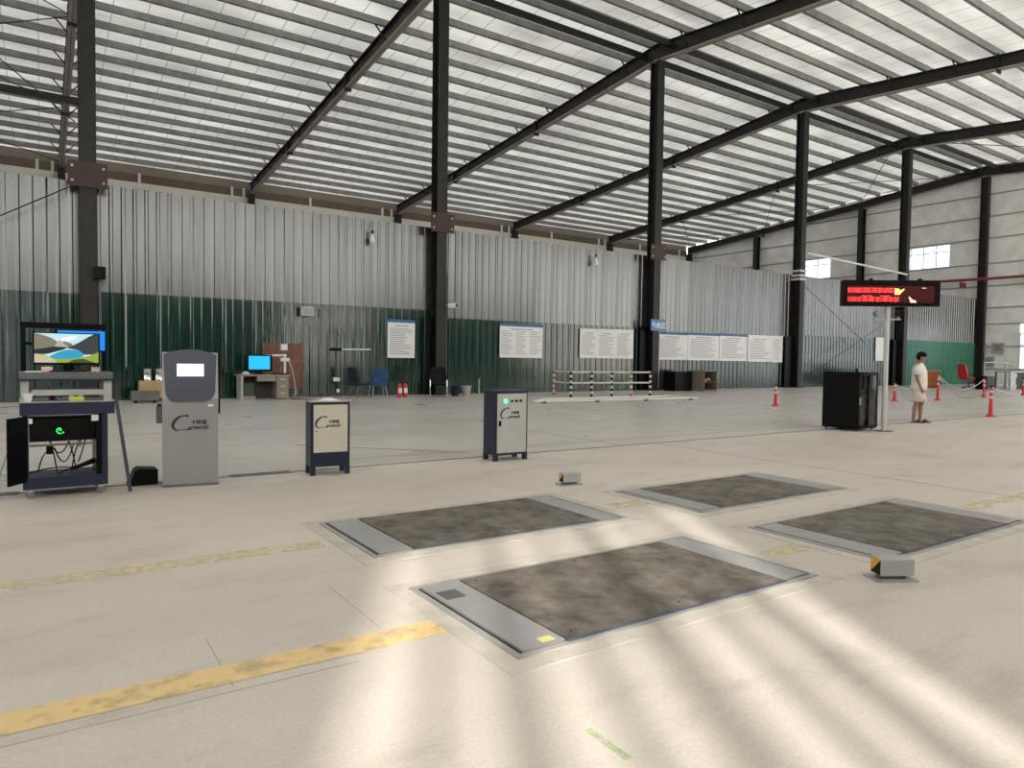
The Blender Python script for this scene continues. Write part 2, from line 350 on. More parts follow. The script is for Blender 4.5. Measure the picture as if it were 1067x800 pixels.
for k in range(-1, 6):
    t = thing('roof_rafter', rlab[k], 'rafter', (XC[k], 0, 0), group='bent steel rafters of the roof')
    for sgn in (1, -1):
        m = MB(); yk = [YC, YC+sgn*9.5, YC+sgn*19, YC+sgn*(YE-YC)]; dk = [0.75, 0.62, 0.62, 0.75]
        for i in range(3): ibeam(m, yk[i], yk[i+1], dk[i], dk[i+1])
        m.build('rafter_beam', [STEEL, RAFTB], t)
        for y in yk[1:3]:
            MB().box(-0.17, 0.17, y-0.035, y+0.035, rafter_z(y)-0.14, rafter_z(y)+0.68).build('splice_plate', STEEL, t)
        y = 0.35+SPC
        while y < YE-YC-1:
            Y = YC+sgn*y
            for sx in (-1, 1):
                MB().bar((sx*0.03, Y, rafter_z(Y)+0.10), (sx*0.62, Y, rafter_z(Y)+0.77), 0.05, 0.05).build('fly_brace', STEEL, t)
            y += SPC*2
# ---- eave wall far behind the partition
wb = MB(); wb.box(XL-0.3, XR+0.3, YE+0.2, YE+0.35, 0, 12.55)
w = wb.build('wall_back', WHITEWALL); struct(w, 'white outer wall behind the corrugated partition', 'wall')
MB().box(XL, XR, YE+0.08, YE+0.2, 12.0, 12.55).build('eave_strip', CREAM, w)
MB().box(XL, XR, YE+0.12, YE+0.3, 12.55, 13.1).build('eave_beam', BROWN, w); MB().box(XL, XR, YE+0.22, YE+0.3, 13.1, 13.75).build('eave_sheet', mat('dim_eave_sheet', (0.24, 0.21, 0.18), 0.6), w)
for k in range(-1, 5):
    for q in (0.0, 0.42, 0.93): MB().box(XC[k]+BAY*q-0.45-0.08, XC[k]+BAY*q-0.45+0.08, YE+0.0, YE+0.1, 12.2, 13.15).build('eave_post', CREAM, w)
for k in range(-1, 6): MB().box(XC[k]-0.2, XC[k]+0.2, YE-0.45, YE+0.05, 0, 12.75).build('eave_column', STEEL, w)
# ---- front wall behind the camera: unseen, milky sheets added as fill light, one open doorway
ox0, ox1, oz = -3.25, -0.35, 5.6
light_panels = [(16.0, 20.0, 5.4), (38.0, 56.8, 6.4)]
wf = MB(); xs = XL-0.3; ZT = 6.4
for (xa, xb, zt_) in [(ox0, ox1, oz)]+light_panels:
    wf.add([(xs, YF, 0), (xa, YF, 0), (xa, YF, ZT), (xs, YF, ZT)], [(0, 1, 2, 3)]); wf.add([(xa, YF, zt_), (xb, YF, zt_), (xb, YF, ZT), (xa, YF, ZT)], [(0, 1, 2, 3)]); xs = xb
wf.add([(xs, YF, 0), (XR+0.3, YF, 0), (XR+0.3, YF, ZT), (xs, YF, ZT)], [(0, 1, 2, 3)]); wf.add([(XL-0.3, YF, 12.6), (XR+0.3, YF, 12.6), (XR+0.3, YF, 13.6), (XL-0.3, YF, 13.6)], [(0, 1, 2, 3)])
wf = wf.build('wall_front', mat('dark_wall_sheet', (0.05, 0.075, 0.065), 0.6)); struct(wf, 'dark unseen wall behind the viewer with one open doorway and added milky panels', 'wall')  # unseen wall, kept dark so the green sheets reflect dark
MB().add([(XL-0.3, YF, 6.4), (XR+0.3, YF, 6.4), (XR+0.3, YF, 12.6), (XL-0.3, YF, 12.6)], [(0, 1, 2, 3)]).build('fill_light_sheet', MILK, wf)  # unseen milky band added high up to light the floor
for n_, (xa, xb, zt_) in enumerate(light_panels):
    d_ = MB().add([(xa, YF, 0), (xb, YF, 0), (xb, YF, zt_), (xa, YF, zt_)], [(0, 1, 2, 3)]).build('door_%d' % (n_+1), MILK); struct(d_, 'added milky daylight panel number %d behind the viewer' % (n_+1), 'door')  # unseen milky panels added to bring in side daylight
for x, ww in ((-2.85, 0.14), (-2.45, 0.24), (-1.98, 0.16), (-1.55, 0.30), (-1.08, 0.16), (-0.72, 0.24)):
    MB().box(x-ww/2, x+ww/2, YF-0.02, YF+0.02, 0.0, oz).build('streak_strip', DGREY, wf)  # upright strips added in the doorway to cast the floor streaks
wl = MB()
for q in ((YF, YE, 0, 3.0), (YF, YE, 11, 17), (YF, 11.0, 3.0, 11), (23.0, YE, 3.0, 11)): wl.box(XL-0.35, XL-0.2, *q)
wl = wl.build('wall_left', WHITEWALL); struct(wl, 'white end wall left of the view with an added milky daylight band', 'wall')
MB().add([(XL-0.25, 11, 3), (XL-0.25, 23, 3), (XL-0.25, 23, 11), (XL-0.25, 11, 11)], [(0, 1, 2, 3)]).build('rib_light_sheet', MILK, wl)  # unseen translucent band added to make the sheet ribs gleam
# ---- white gable wall at the far right end, sandwich panels in courses
wr = bpy.data.objects.new('wall_right', None); COL.objects.link(wr); struct(wr, 'white gable wall of horizontal panels at the far right', 'wall')
XW = XR+0.3
wins = [(35.5, 38.1, 8.9, 10.75), (25.75, 29.75, 8.85, 10.65), (18.4, 21.0, 1.1, 3.7)]
LIGHT_OPENING = (-3.5, 17.0, 0.0, 8.0)  # unseen gable opening added to brighten the far end
MB().box(XW+0.16, XW+0.2, YF, YF+0.01, 0, 0.1)
zc = [0, 1.1, 2.75, 4.4, 5.6, 7.2, 8.85, 10.7, 12.3, 13.9, 15.4]
yj = [YF, 4.2, 13.8, YC, 32.6, 43.0, YE+0.3]
def roofz(y): return rafter_z(y)+DECK-0.02
for i in range(len(zc)):
    for j in range(len(yj)-1):
        z0, z1 = zc[i]+0.015, (zc[i+1]-0.015 if i+1 < len(zc) else 17)
        segs = [(yj[j]+0.01, yj[j+1]-0.01)]
        for (wa, wb_, wz0, wz1) in wins+[LIGHT_OPENING]:
            if wz1 > z0+0.05 and wz0 < z1-0.05:
                ns = []
                for (a_, b_) in segs:
                    if wb_ <= a_ or wa >= b_: ns.append((a_, b_)); continue
                    if wa-a_ > 0.05: ns.append((a_, wa))
                    if b_-wb_ > 0.05: ns.append((wb_, b_))
                segs = ns
        for (a_, b_) in segs:
            ta, tb = min(z1, roofz(a_)), min(z1, roofz(b_))
            if max(ta, tb) <= z0+0.05: continue
            ta = max(ta, z0+0.01); tb = max(tb, z0+0.01)
            MB().loft([[(x, a_, z0), (x, b_, z0), (x, b_, tb), (x, a_, ta)] for x in (XW, XW+0.1)]).build('panel', WHITEWALL, wr)
for z in zc[1:]:
    for j in range(1, len(yj)-2+1):
        a_, b_ = yj[j-1], yj[j]
        if z+0.1 < min(roofz(a_), roofz(b_)): MB().box(XW-0.07, XW+0.03, a_, b_, z-0.05, z+0.05).build('girt', mat('grey_girt', (0.33, 0.33, 0.33), 0.5), wr)
    if z+0.1 < roofz(YE): MB().box(XW-0.07, XW+0.03, 43.0, YE, z-0.05, z+0.05).build('girt', MATS['grey_girt'], wr)
for i, (ya, yb, za, zb) in enumerate(wins):
    w = MB(); fr = 0.07
    for q in ((ya, yb, za, za+fr), (ya, yb, zb-fr, zb), (ya, ya+fr, za, zb), (yb-fr, yb, za, zb)): w.box(XW-0.04, XW+0.08, *q)
    w = w.build('window_%d' % (i+1), WHITE); struct(w, ('small square window high on the white gable wall', 'wide four-pane window high on the gable wall behind the display board', 'tall white window low at the right edge of the gable wall')[i], 'window')
    n = (2, 4, 2)[i]
    for q in range(n):
        p0 = ya+fr+(yb-ya-2*fr)*q/n; p1 = ya+fr+(yb-ya-2*fr)*(q+1)/n
        MB().box(XW+0.01, XW+0.016, p0, p1, za+fr, zb-fr).build('pane', glass_mat(), w)
        if q: MB().box(XW-0.02, XW+0.05, p0-0.03, p0+0.03, za+fr, zb-fr).build('mullion', WHITE, w)
    MB().box(XW-0.02, XW+0.05, ya+fr, yb-fr, za+(zb-za)*0.66, za+(zb-za)*0.66+0.06).build('transom', WHITE, w)
def hsec(m, z0, z1, fw=0.21, d=0.25, ft=0.02, wt=0.012):
    m.box(-fw, fw, -d, -d+ft, z0, z1); m.box(-fw, fw, d-ft, d, z0, z1); m.box(-wt, wt, -d+ft, d-ft, z0, z1)
for y, lb in ((43.0, 'slim dark post on the gable wall left of the small square window'), (32.6, 'dark post on the gable wall between the two high windows')):
    t = thing('gable_post', lb, 'post', (XW-0.45, y, 0), PI/2, 'dark posts along the gable wall'); m = MB(); hsec(m, 0, rafter_z(y)); m.build('shaft', STEEL, t)

# ---- centre row of columns
clab = {-1: 'dark steel column at the left end of the hall', 0: 'dark steel column rising behind the computer cart', 1: 'dark steel column behind the black armchair with a white camera on it',
        2: 'dark steel column carrying the blue sign', 3: 'dark steel column with white tape, left of the display board', 4: 'dark steel column behind the red display board', 5: 'dark steel column against the white gable wall by the red chair'}
for k in range(-1, 6):
    t = thing('steel_column', clab[k], 'column', (XC[k], YC, 0), group='steel columns along the partition')
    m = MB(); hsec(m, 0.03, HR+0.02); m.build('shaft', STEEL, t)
    MB().box(-0.3, 0.3, -0.33, 0.33, 0, 0.03).build('base_plate', STEEL, t)
    if k in (0, 1, 2):
        MB().box(-0.48, 0.48, -0.30, -0.26, 6.05, 6.75).build('bracket_plate', mat('rusty_brown_plate', (0.045, 0.022, 0.020), 0.6), t)
        for bx in (-0.38, 0.38):
            for bz in (6.2, 6.6): MB().box(bx-0.03, bx+0.03, -0.33, -0.30, bz-0.03, bz+0.03).build('bolt', LGREY, t)
    if k == 3:
        for z in (5.95, 6.15, 6.4): MB().box(-0.30, 0.30, -0.28, 0.28, z, z+0.12).build('tape_band', mat('clear_tape', (0.55, 0.55, 0.58), 0.25), t)
    if k >= 1 and k < 5:
        MB().box({1: -0.5, 2: -0.75, 3: -1.0, 4: -0.9}[k], -0.22, 0.02, 0.08, 0.0, 2.95 if k != 3 else 2.85).build('side_panel', BLACKM, t)
    if k >= 0:
        MB().tube([(0.26, -0.2, 0.1), (0.26, -0.2, 4.6 if k else 3.4)], 0.02, 6).build('conduit', WHITE if k in (2, 3, 4) else DGREY, t)

# ---- corrugated partition, sheet by sheet
part = bpy.data.objects.new('wall_partition', None); COL.objects.link(part); part.location = (0, YC+0.28, 0)
struct(part, 'corrugated partition, bare metal above and green below', 'wall')
gtop = {-1: 3.09, 0: 3.18, 1: 2.92, 2: 2.80, 3: 2.96, 4: 2.99}
NS = 12
def sheet(wd, h, ribs, material, depth=0.027):
    m = MB(); p = wd/ribs; prof = []
    for r in range(ribs):
        x = r*p; prof += [(x, 0.0), (x+p*0.62, 0.0), (x+p*0.72, -depth), (x+p*0.90, -depth)]
    prof.append((wd+0.02, 0.0))
    vs = [(x, y, 0) for x, y in prof]+[(x, y, h) for x, y in prof]; n = len(prof)
    m.add(vs, [(i, i+1, n+i+1, n+i) for i in range(n-1)])
    me = m.mesh('corrugated_sheet'); me.materials.append(material); return me
wd = (BAY-0.06)/NS
for k in range(-1, 5):
    gm = sheet(wd, gtop[k], 3, GREEN2 if k == 4 else GREEN); sm = sheet(wd, HP-gtop[k]+0.1, 3, SILVER)
    for i in range(NS):
        x = XC[k]+0.03+i*wd
        link(gm, 'corrugated_sheet', part, (x, -0.03, 0), (random.uniform(-0.004, 0.004), 0, random.uniform(-0.02, 0.02)))
        link(sm, 'corrugated_sheet', part, (x, 0.03, gtop[k]-0.1), (random.uniform(-0.006, 0.006), 0, random.uniform(-0.025, 0.025)))
for z in (0.6, 2.3, 4.0, 5.9):
    MB().box(XL, XR, 0.09, 0.15, z, z+0.08).build('girt', PURLIN, part)

# ------------------------------------------------------------------ test plates in the floor
def plate(cx, cy, label):
    t = thing('test_plate', label, 'floor plate', (cx, cy, 0), group='brake test plates set in the floor')
    W2, D2 = 1.15, 0.54
    m = MB(); a_ = 0.16
    for q in ((-W2-a_, W2+a_, -D2-a_, -D2-0.04), (-W2-a_, W2+a_, D2+0.04, D2+a_), (-W2-a_, -W2-0.04, -D2-0.04, D2+0.04), (W2+0.04, W2+a_, -D2-0.04, D2+0.04)): m.box(*q, 0.0, 0.004)
    m.build('cement_surround', CEMENT, t)
    m = MB()
    for q in ((-W2-0.045, W2+0.045, -D2-0.05, -D2-0.012), (-W2-0.045, W2+0.045, D2+0.012, D2+0.045), (-W2-0.045, -W2-0.012, -D2-0.012, D2+0.012), (W2+0.012, W2+0.045, -D2-0.012, D2+0.012)): m.box(*q, 0.0, 0.012)
    m.build('frame', mat('dull_frame_steel', (0.36, 0.355, 0.34), 0.55, 0.1, noise=0.2), t); MB().box(-W2+0.27, W2-0.25, -D2-0.026, -D2-0.004, 0.006, 0.0135).build('blue_edge', BLUEEDGE, t)
    MB().box(-W2-0.012, W2+0.012, -D2-0.012, D2+0.012, 0.001, 0.004).build('pit_gap', SLOT, t)
    MB().box(-W2+0.014, -W2+0.27, -D2+0.006, D2-0.006, 0.004, 0.016).build('end_plate', PLATE, t)
    MB().box(W2-0.25, W2-0.012, -D2+0.006, D2-0.006, 0.004, 0.016).build('end_plate', PLATE, t)
    MB().box(-W2+0.285, W2-0.262, -D2, D2, 0.004, 0.018).build('tread_plate', GRIT, t)
    for bx in (-W2+0.36, 0.0, W2-0.33):
        for by in (-D2+0.07, D2-0.07): MB().cyl(bx, by, 0.018, 0.020, 0.009, 8).build('bolt', SLOT, t)
    return t
t = plate(3.02, 3.2, 'nearest floor test plate with yellow sticker on its left steel end')
MB().box(-1.0, -0.92, -0.51, -0.455, 0.016, 0.017).build('sticker', mat('yellow_sticker', (0.66, 0.58, 0.22), 0.5), t)
MB().box(-1.11, -0.98, 0.26, 0.40, 0.016, 0.018).build('cover', DGREY, t)
plate(3.10, 5.08, 'floor test plate directly behind the nearest one, on the left')
plate(6.22, 4.88, 'farthest floor test plate, right of the small sensor')
plate(6.12, 3.12, 'floor test plate at right beside the yellow and black sensor')

def sensor(loc, rz, label, sc_=1.0):
    t = thing('light_sensor', label, 'sensor', loc, rz, 'small floor light sensors')
    MB().box(-0.11*sc_, 0.13*sc_, -0.07*sc_, 0.07*sc_, 0.0, 0.012).build('base_plate', PLATE, t)
    MB().box(-0.06*sc_, 0.08*sc_, -0.03*sc_, 0.03*sc_, 0.012, 0.035).build('foot', DGREY, t)
    MB().box(-0.08*sc_, 0.12*sc_, -0.05*sc_, 0.05*sc_, 0.035, 0.125*sc_, 0.004).build('housing', LGREY, t)
    x = -0.0812*sc_; z0, z1 = 0.04, 0.12*sc_; y0, y1 = -0.047*sc_, 0.047*sc_
    MB().add([(x, y1, z0), (x, y1, z1), (x, y0, z1)], [(0, 1, 2)]).build('yellow_face', mat('signal_yellow', (0.75, 0.36, 0.03), 0.5), t)
    MB().add([(x, y1, z0), (x, y0, z1), (x, y0, z0)], [(0, 1, 2)]).build('black_face', BLACK, t)
    return t
p = onZ(926, 603); sensor((p.x, p.y, 0), -0.52, 'yellow and black faced sensor box on the floor near the right plate', 1.15)
p = onZ(592, 505); sensor((p.x, p.y, 0), -0.2, 'small sensor box on the floor behind the plates, near the grey cabinet', 1.1)

# ------------------------------------------------------------------ logo helper (big brush C, small characters, script word)
INK = mat('dark_ink', (0.012, 0.012, 0.03), 0.5)
def logo(parent, x, z, y, s, inset=1.0):
    """logo with lower left near x, z on a front (-y) face"""
    pts = []; n = 26
    a0, a1 = math.radians(62), math.radians(292)
    for i in range(n):
        q = i/(n-1); a = a0+(a1-a0)*q
        px = 0.16+0.16*math.cos(a)+0.06*math.sin(a); pz = 0.155*math.sin(a)+0.16
        wdt = 0.006+0.026*math.sin(PI*min(1, q*1.0))**2 + (0.022*max(0, 1-q*6))
        pts.append((px, pz, wdt, a))
    pts += [(0.27, 0.012, 0.010, 3*PI/2), (0.36, 0.02, 0.003, 3*PI/2)]
    out, inn = [], []
    for (px, pz, wq, a) in pts:
        out.append((x+s*(px+wq*math.cos(a)), y, z+s*(pz+wq*math.sin(a)))); inn.append((x+s*(px-wq*math.cos(a)), y, z+s*(pz-wq*math.sin(a))))
    m = MB(); k = len(pts); m.add(out+inn, [(i, i+1, k+i+1, k+i) for i in range(k-1)])
    lg = m.build('logo', INK, parent)
    for o in (put_text('characters', '卡特盟', 0.105*s, INK, lg, (x+0.33*s, y, z+0.13*s)), put_text('script_word', 'artengly', 0.125*s, INK, lg, (x+0.27*s, y, z+0.02*s), shear=0.35)): pass
    return lg

# ------------------------------------------------------------------ kiosk
p0 = onZ(170, 508); p1 = onZ(227, 504.5)
kz = math.atan2(p1.y-p0.y, p1.x-p0.x); kw = 0.54
t = thing('touch_kiosk', 'tall grey floor-standing touch kiosk with slate blue screen surround', 'kiosk', ((p0.x+p1.x)/2, (p0.y+p1.y)/2, 0), kz)
hw = kw/2
MB().box(-hw-0.005, hw+0.005, -0.01, 0.36, 0, 0.025).build('foot', DGREY, t)
side = [(0.0, 0.025), (0.0, 0.93), (0.02, 1.0), (0.11, 1.41), (0.145, 1.42), (0.34, 1.36), (0.34, 0.025)]
MB().prism([(y, z) for y, z in side], 'x', -hw, hw).build('body', GREY, t)
# slanted surround: in local plane s up the slope
o_, e_ = Vector((0, 0.004, 0.90)), Vector((0, 0.115, 1.435)); u_ = (e_-o_).normalized(); nrm = Vector((0, -u_.z, u_.y))
def onslope(x, s, d): q = o_+u_*s+nrm*d; return (x, q.y, q.z)
Ls = (e_-o_).length; prof = []
for i in range(9):
    a = PI+PI/2*i/8; prof.append((-hw+0.03+0.11+0.11*math.cos(a), 0.11+0.11*math.sin(a)))
for i in range(9):
    a = 3*PI/2+PI/2*i/8; prof.append((hw-0.03-0.11+0.11*math.cos(a), 0.11+0.11*math.sin(a)))
for i in range(13):
    q = 1-i/6; prof.append(((hw-0.012)*q, Ls-0.045+0.055*(1-q*q)))
MB().loft([[onslope(x, s, 0.002) for x, s in prof], [onslope(x, s, 0.03) for x, s in prof]]).build('screen_surround', NAVY2, t)
MB().loft([[onslope(x, s, d) for x, s in ((-0.13, 0.265), (0.13, 0.265), (0.13, 0.40), (-0.13, 0.40))] for d in (0.029, 0.032)]).build('screen', mat('white_screen', (0.8, 0.82, 0.85), 0.3, emit=0.5, ecol=(0.85, 0.9, 1.0)), t)
for s_ in (0.30, 0.33, 0.36):
    MB().loft([[onslope(x, s, d) for x, s in ((-0.10, s_), (0.10, s_), (0.10, s_+0.004), (-0.10, s_+0.004))] for d in (0.032, 0.0325)]).build('screen_line', mat('pale_screen_line', (0.5, 0.55, 0.6), 0.4), t)
MB().box(hw-0.10, hw-0.05, -0.004, 0.0, 0.845, 0.868).build('badge', WHITE, t)
MB().box(-hw-0.06, -hw, 0.18, 0.33, 0.66, 0.84, 0.008).build('side_box', DGREY, t)
MB().box(-hw-0.05, -hw-0.01, 0.2, 0.3, 0.84, 0.86).build('side_box_lid', BLACK, t)
MB().box(hw, hw+0.03, 0.2, 0.33, 0.75, 1.36).build('rear_bracket', BLACK, t)
logo(t, -0.165, 0.595, -0.0025, 0.50)
# black wedge on the floor behind kiosk
p = onZ(152, 506)
m = MB(); m.prism([(-0.16, 0.0), (0.12, 0.0), (0.12, 0.16), (-0.06, 0.18), (-0.10, 0.15)], 'y', 0, 0.25)
tag(m.build('equipment_case', BLACK, None, (p.x, p.y+0.03, 0)), 'low black wedge-shaped case on the floor between cart and kiosk', 'case')

# ------------------------------------------------------------------ small cabinets
def cabinet(name, label, loc, rz, w, d, h, door_mat, kind):
    t = thing(name, label, 'cabinet', loc, rz)
    leg = 0.10 if kind == 1 else 0.08
    m = MB(); m.box(0, w, 0, d, leg, h, 0.006); m.build('body', NAVY, t)
    for lx in (0, w-0.055):
        for ly in (0, d-0.055): MB().box(lx, lx+0.055, ly, ly+0.055, 0, leg+0.01).build('leg', NAVY, t)
    MB().box(-0.006, w+0.006, -0.006, d+0.006, h, h+0.012).build('top', LGREY if kind == 1 else NAVY, t)
    zb = leg+0.17 if kind == 1 else leg+0.03
    dr = MB().box(0.03, w-0.03, -0.012, 0.0, zb, h-0.03, 0.003).build('door', door_mat, t)
    if kind == 1:
        MB().cyl(0, 0, 0, 0.01, 0.008, 10).build('lock', BLACK, dr, (0.065, -0.012, h-0.34), rot=(PI/2, 0, 0))
        logo(dr, 0.06, h-0.30, -0.0135, 0.42)
        m = MB(); m.loft([[(0.13, 0.06, h+0.012), (0.36, 0.06, h+0.012), (0.36, 0.26, h+0.012), (0.13, 0.26, h+0.012)], [(0.20, 0.10, h+0.04), (0.28, 0.10, h+0.04), (0.28, 0.22, h+0.04), (0.20, 0.22, h+0.04)]])
        tag(m.build('paper_pad', WHITE), 'crumpled white paper lying on the cream-doored cabinet', 'paper').matrix_world = Matrix.Translation(loc) @ Matrix.Rotation(rz, 4, 'Z')
    else:
        MB().cyl(0, 0, 0, 0.008, 0.035, 20).build('green_lamp', mat('green_lamp', (0.2, 0.7, 0.5), 0.4, emit=0.8, ecol=(0.12, 0.75, 0.45)), dr, (0.16, -0.012, h-0.13), rot=(PI/2, 0, 0))
        for q in range(3): MB().cyl(0, 0, 0, 0.014, 0.017, 12).build('knob', BLACK, dr, (0.26+q*0.075, -0.012, h-0.13), rot=(PI/2, 0, 0))
        MB().box(0.055, 0.085, -0.03, -0.012, h-0.47, h-0.40, 0.004).build('latch', BLACK, dr)
        logo(dr, 0.09, h-0.37, -0.0135, 0.46)
p = onZ(323.7, 496); q = onZ(362, 493.4)
cabinet('control_cabinet', 'navy control cabinet with cream door standing next to the kiosk', (p.x, p.y, 0), math.atan2(q.y-p.y, q.x-p.x), 0.46, 0.28, 0.86, CREAMDOOR, 1)
p = onZ(515.3, 481)
cabinet('control_cabinet', 'navy control cabinet with pale grey door and round green lamp', (p.x, p.y, 0), 0.0, 0.54, 0.30, 0.95, GREYDOOR, 2)

# ------------------------------------------------------------------ computer cart
p0 = onZ(24, 521); CX, CY = p0.x, p0.y
cart = thing('computer_cart', 'navy rolling equipment cart with open door and cables below', 'cart', (CX, CY, 0), 0.02)
cw, cd = 0.70, 0.52
MB().box(0, cw, 0, cd, 0.09, 0.20, 0.006).build('base_tray', NAVY, cart)
for x in (0.06, cw-0.06):
    for y in (0.05, cd-0.06):
        c = MB(); c.cyl(0, 0, -0.015, 0.015, 0.036, 14)
        w = c.build('wheel', mat('grey_rubber', (0.16, 0.155, 0.15), 0.6), cart, (x, y, 0.036), rot=(PI/2, 0, 0.3)); MB().box(x-0.022, x+0.022, y-0.03, y+0.03, 0.06, 0.09).build('caster_fork', CHROME, cart)
for x in (0.0, cw-0.05):
    for y in (0.0, cd-0.05): MB().box(x, x+0.05, y, y+0.05, 0.20, 0.80).build('post', NAVY, cart)
MB().box(cw-0.10, cw-0.05, 0.0, cd-0.05, 0.20, 0.80).build('side_panel', BLACKM, cart)
MB().box(-0.02, cw+0.06, -0.03, cd+0.02, 0.80, 0.92, 0.006).build('shelf', NAVY, cart)
MB().box(-0.02, cw+0.06, -0.03, cd+0.02, 0.92, 0.93).build('shelf_edge', LGREY, cart)
# riser
for x0_, x1_ in ((-0.01, 0.055), (cw-0.03, cw+0.04)): MB().box(x0_, x1_, 0.03, cd-0.05, 0.93, 1.13).build('riser_leg', LGREY, cart)
MB().box(-0.02, cw+0.05, 0.0, cd, 1.13, 1.21, 0.006).build('riser_top', DGREY, cart)
MB().box(-0.02, cw+0.05, -0.004, 0.0, 1.125, 1.145).build('riser_trim', NAVY, cart)
MB().box(0.075, cw-0.03, 0.02, 0.28, 0.985, 1.04, 0.004).build('keyboard_tray', LGREY, cart)
# door swung open at the left
d = MB(); d.box(-0.26, 0, -0.02, 0.0, 0, 0.62); d.build('door', BLACKM, cart, (0.02, 0.0, 0.17), rot=(0, 0, math.radians(58)))
# equipment inside
eq = MB().box(0.055, cw-0.10, 0.04, 0.45, 0.54, 0.76, 0.004).build('equipment_box', BLACK, cart)
MB().box(0.055, cw-0.10, 0.0, 0.05, 0.50, 0.515).build('equipment_shelf', DGREY, cart)
m = MB()
for q in range(9):
    a = q*0.7; r = 0.012*math.sqrt(q); m.box(0.30+r*math.cos(a)-0.005, 0.30+r*math.cos(a)+0.005, 0.034, 0.04, 0.645+r*math.sin(a)-0.005, 0.645+r*math.sin(a)+0.005)
m.build('green_indicator', mat('green_led', (0.0, 0.5, 0.08), 0.4, emit=2.5, ecol=(0.02, 0.9, 0.12)), eq)
MB().box(0.05, 0.08, -0.01, 0.0, 0.72, 0.77).build('hinge', WHITE, cart); MB().box(0.56, 0.62, -0.002, 0.01, 0.73, 0.79).build('bracket', WHITE, cart)
def sag(a, b, dip, n=10):
    a = Vector(a); b = Vector(b); return [tuple(a.lerp(b, i/n)-Vector((0, 0, dip*4*(i/n)*(1-i/n)))) for i in range(n+1)]
for a_, b_, dip in (((0.22, 0.2, 0.53), (0.38, 0.2, 0.52), 0.12), ((0.38, 0.18, 0.52), (0.44, 0.2, 0.22), -0.03), ((0.26, 0.18, 0.46), (0.42, 0.16, 0.5), 0.16), ((0.47, 0.18, 0.5), (0.40, 0.2, 0.22), -0.06), ((0.21, 0.2, 0.42), (0.12, 0.2, 0.22), -0.06), ((0.25, 0.2, 0.42), (0.28, 0.2, 0.22), 0.0), ((0.05, 0.2, 0.22), (0.45, 0.15, 0.25), -0.03), ((0.52, 0.2, 0.53), (0.46, 0.25, 0.3), 0.02), ((0.28, 0.12, 0.21), (0.60, 0.22, 0.33), 0.0)):
    MB().tube(sag(a_, b_, dip), 0.006, 6).build('cable', BLACK, cart)
MB().box(0.19, 0.25, 0.17, 0.22, 0.40, 0.49, 0.008).build('power_adapter', BLACK, cart); MB().box(0.455, 0.485, 0.15, 0.19, 0.46, 0.53).build('plug', LGREY, cart)
MB().bar((0.40, 0.15, 0.25), (0.62, 0.2, 0.31), 0.05, 0.03).build('power_strip', BLACK, cart)
# upright frame behind the monitor
for x in (0.02, cw+0.01): MB().box(x-0.018, x+0.018, 0.44, 0.48, 1.21, 1.66).build('frame_post', BLACK, cart)
for z in (1.67, 1.50): MB().box(0.0, cw+0.03, 0.445, 0.475, z-0.03, z+0.03 if z > 1.6 else z).build('frame_bar', BLACK, cart)
# things on the cart
def at(x, y, z): return Matrix.Translation((CX, CY, 0)) @ Matrix.Rotation(0.02, 4, 'Z') @ Vector((x, y, z))
mon = thing('monitor', 'flat monitor showing a mountain lake picture on the cart', 'monitor', at(0.37, 0.2, 1.21), 0.02)
mw, mh = 0.535, 0.285
MB().box(-0.16, 0.16, -0.08, 0.1, 0, 0.012, 0.003).build('foot', BLACK, mon); MB().box(-0.03, 0.03, 0.0, 0.03, 0.01, 0.15).build('neck', BLACK, mon)
MB().box(-mw/2-0.014, mw/2+0.014, -0.03, 0.01, 0.07, 0.07+mh+0.03, 0.004).build('bezel', BLACK, mon)
def em(n, c, s=1.0): return mat(n, tuple(v*0.06 for v in c), 0.3, emit=s, ecol=c, spec=0.2)
def scr(n, poly, d, c):
    MB().add([(-mw/2+mw*x, -0.0305-d*0.0004, 0.09+mh*z) for x, z in poly], [tuple(range(len(poly)))]).build(n, em('screen_'+n+str(d), c, 0.8), mon)
scr('picture_sky', [(0, 0), (1, 0), (1, 1), (0, 1)], 0, (0.55, 0.78, 0.85))
scr('picture_cloud', [(0.3, 0.75), (0.45, 0.7), (0.62, 0.8), (0.68, 0.95), (0.5, 0.9)], 1, (0.85, 0.9, 0.9))
scr('picture_mountain', [(0, 0.4), (0.3, 0.5), (0.45, 0.52), (0.6, 0.52), (0.58, 0.66), (0.48, 0.74), (0.36, 0.72), (0.25, 0.86), (0.1, 0.96), (0, 1.0)], 2, (0.23, 0.20, 0.15))
scr('picture_shadow', [(0, 0.26), (0.2, 0.3), (0.45, 0.45), (0.5, 0.52), (0.3, 0.56), (0.12, 0.48), (0, 0.45)], 3, (0.03, 0.035, 0.03))
scr('picture_peak', [(0.3, 0.55), (0.38, 0.8), (0.44, 0.7), (0.52, 0.55)], 3, (0.45, 0.42, 0.38))
scr('picture_lake', [(0.2, 0.12), (0.7, 0.12), (0.78, 0.3), (0.68, 0.44), (0.5, 0.45), (0.38, 0.38), (0.25, 0.24)], 4, (0.04, 0.36, 0.55))
scr('picture_cliff', [(0.5, 0.5), (0.7, 0.72), (0.85, 0.92), (0.93, 1.0), (1, 1), (1, 0.3), (0.78, 0.28), (0.68, 0.44)], 4, (0.055, 0.06, 0.065))
scr('picture_meadow', [(0, 0), (1, 0), (1, 0.38), (0.85, 0.24), (0.66, 0.16), (0.4, 0.12), (0.3, 0.14), (0.12, 0.3), (0, 0.3)], 5, (0.30, 0.40, 0.05))
scr('picture_rocks', [(0, 0), (0.35, 0.0), (0.3, 0.12), (0.16, 0.25), (0, 0.3)], 6, (0.55, 0.52, 0.32))
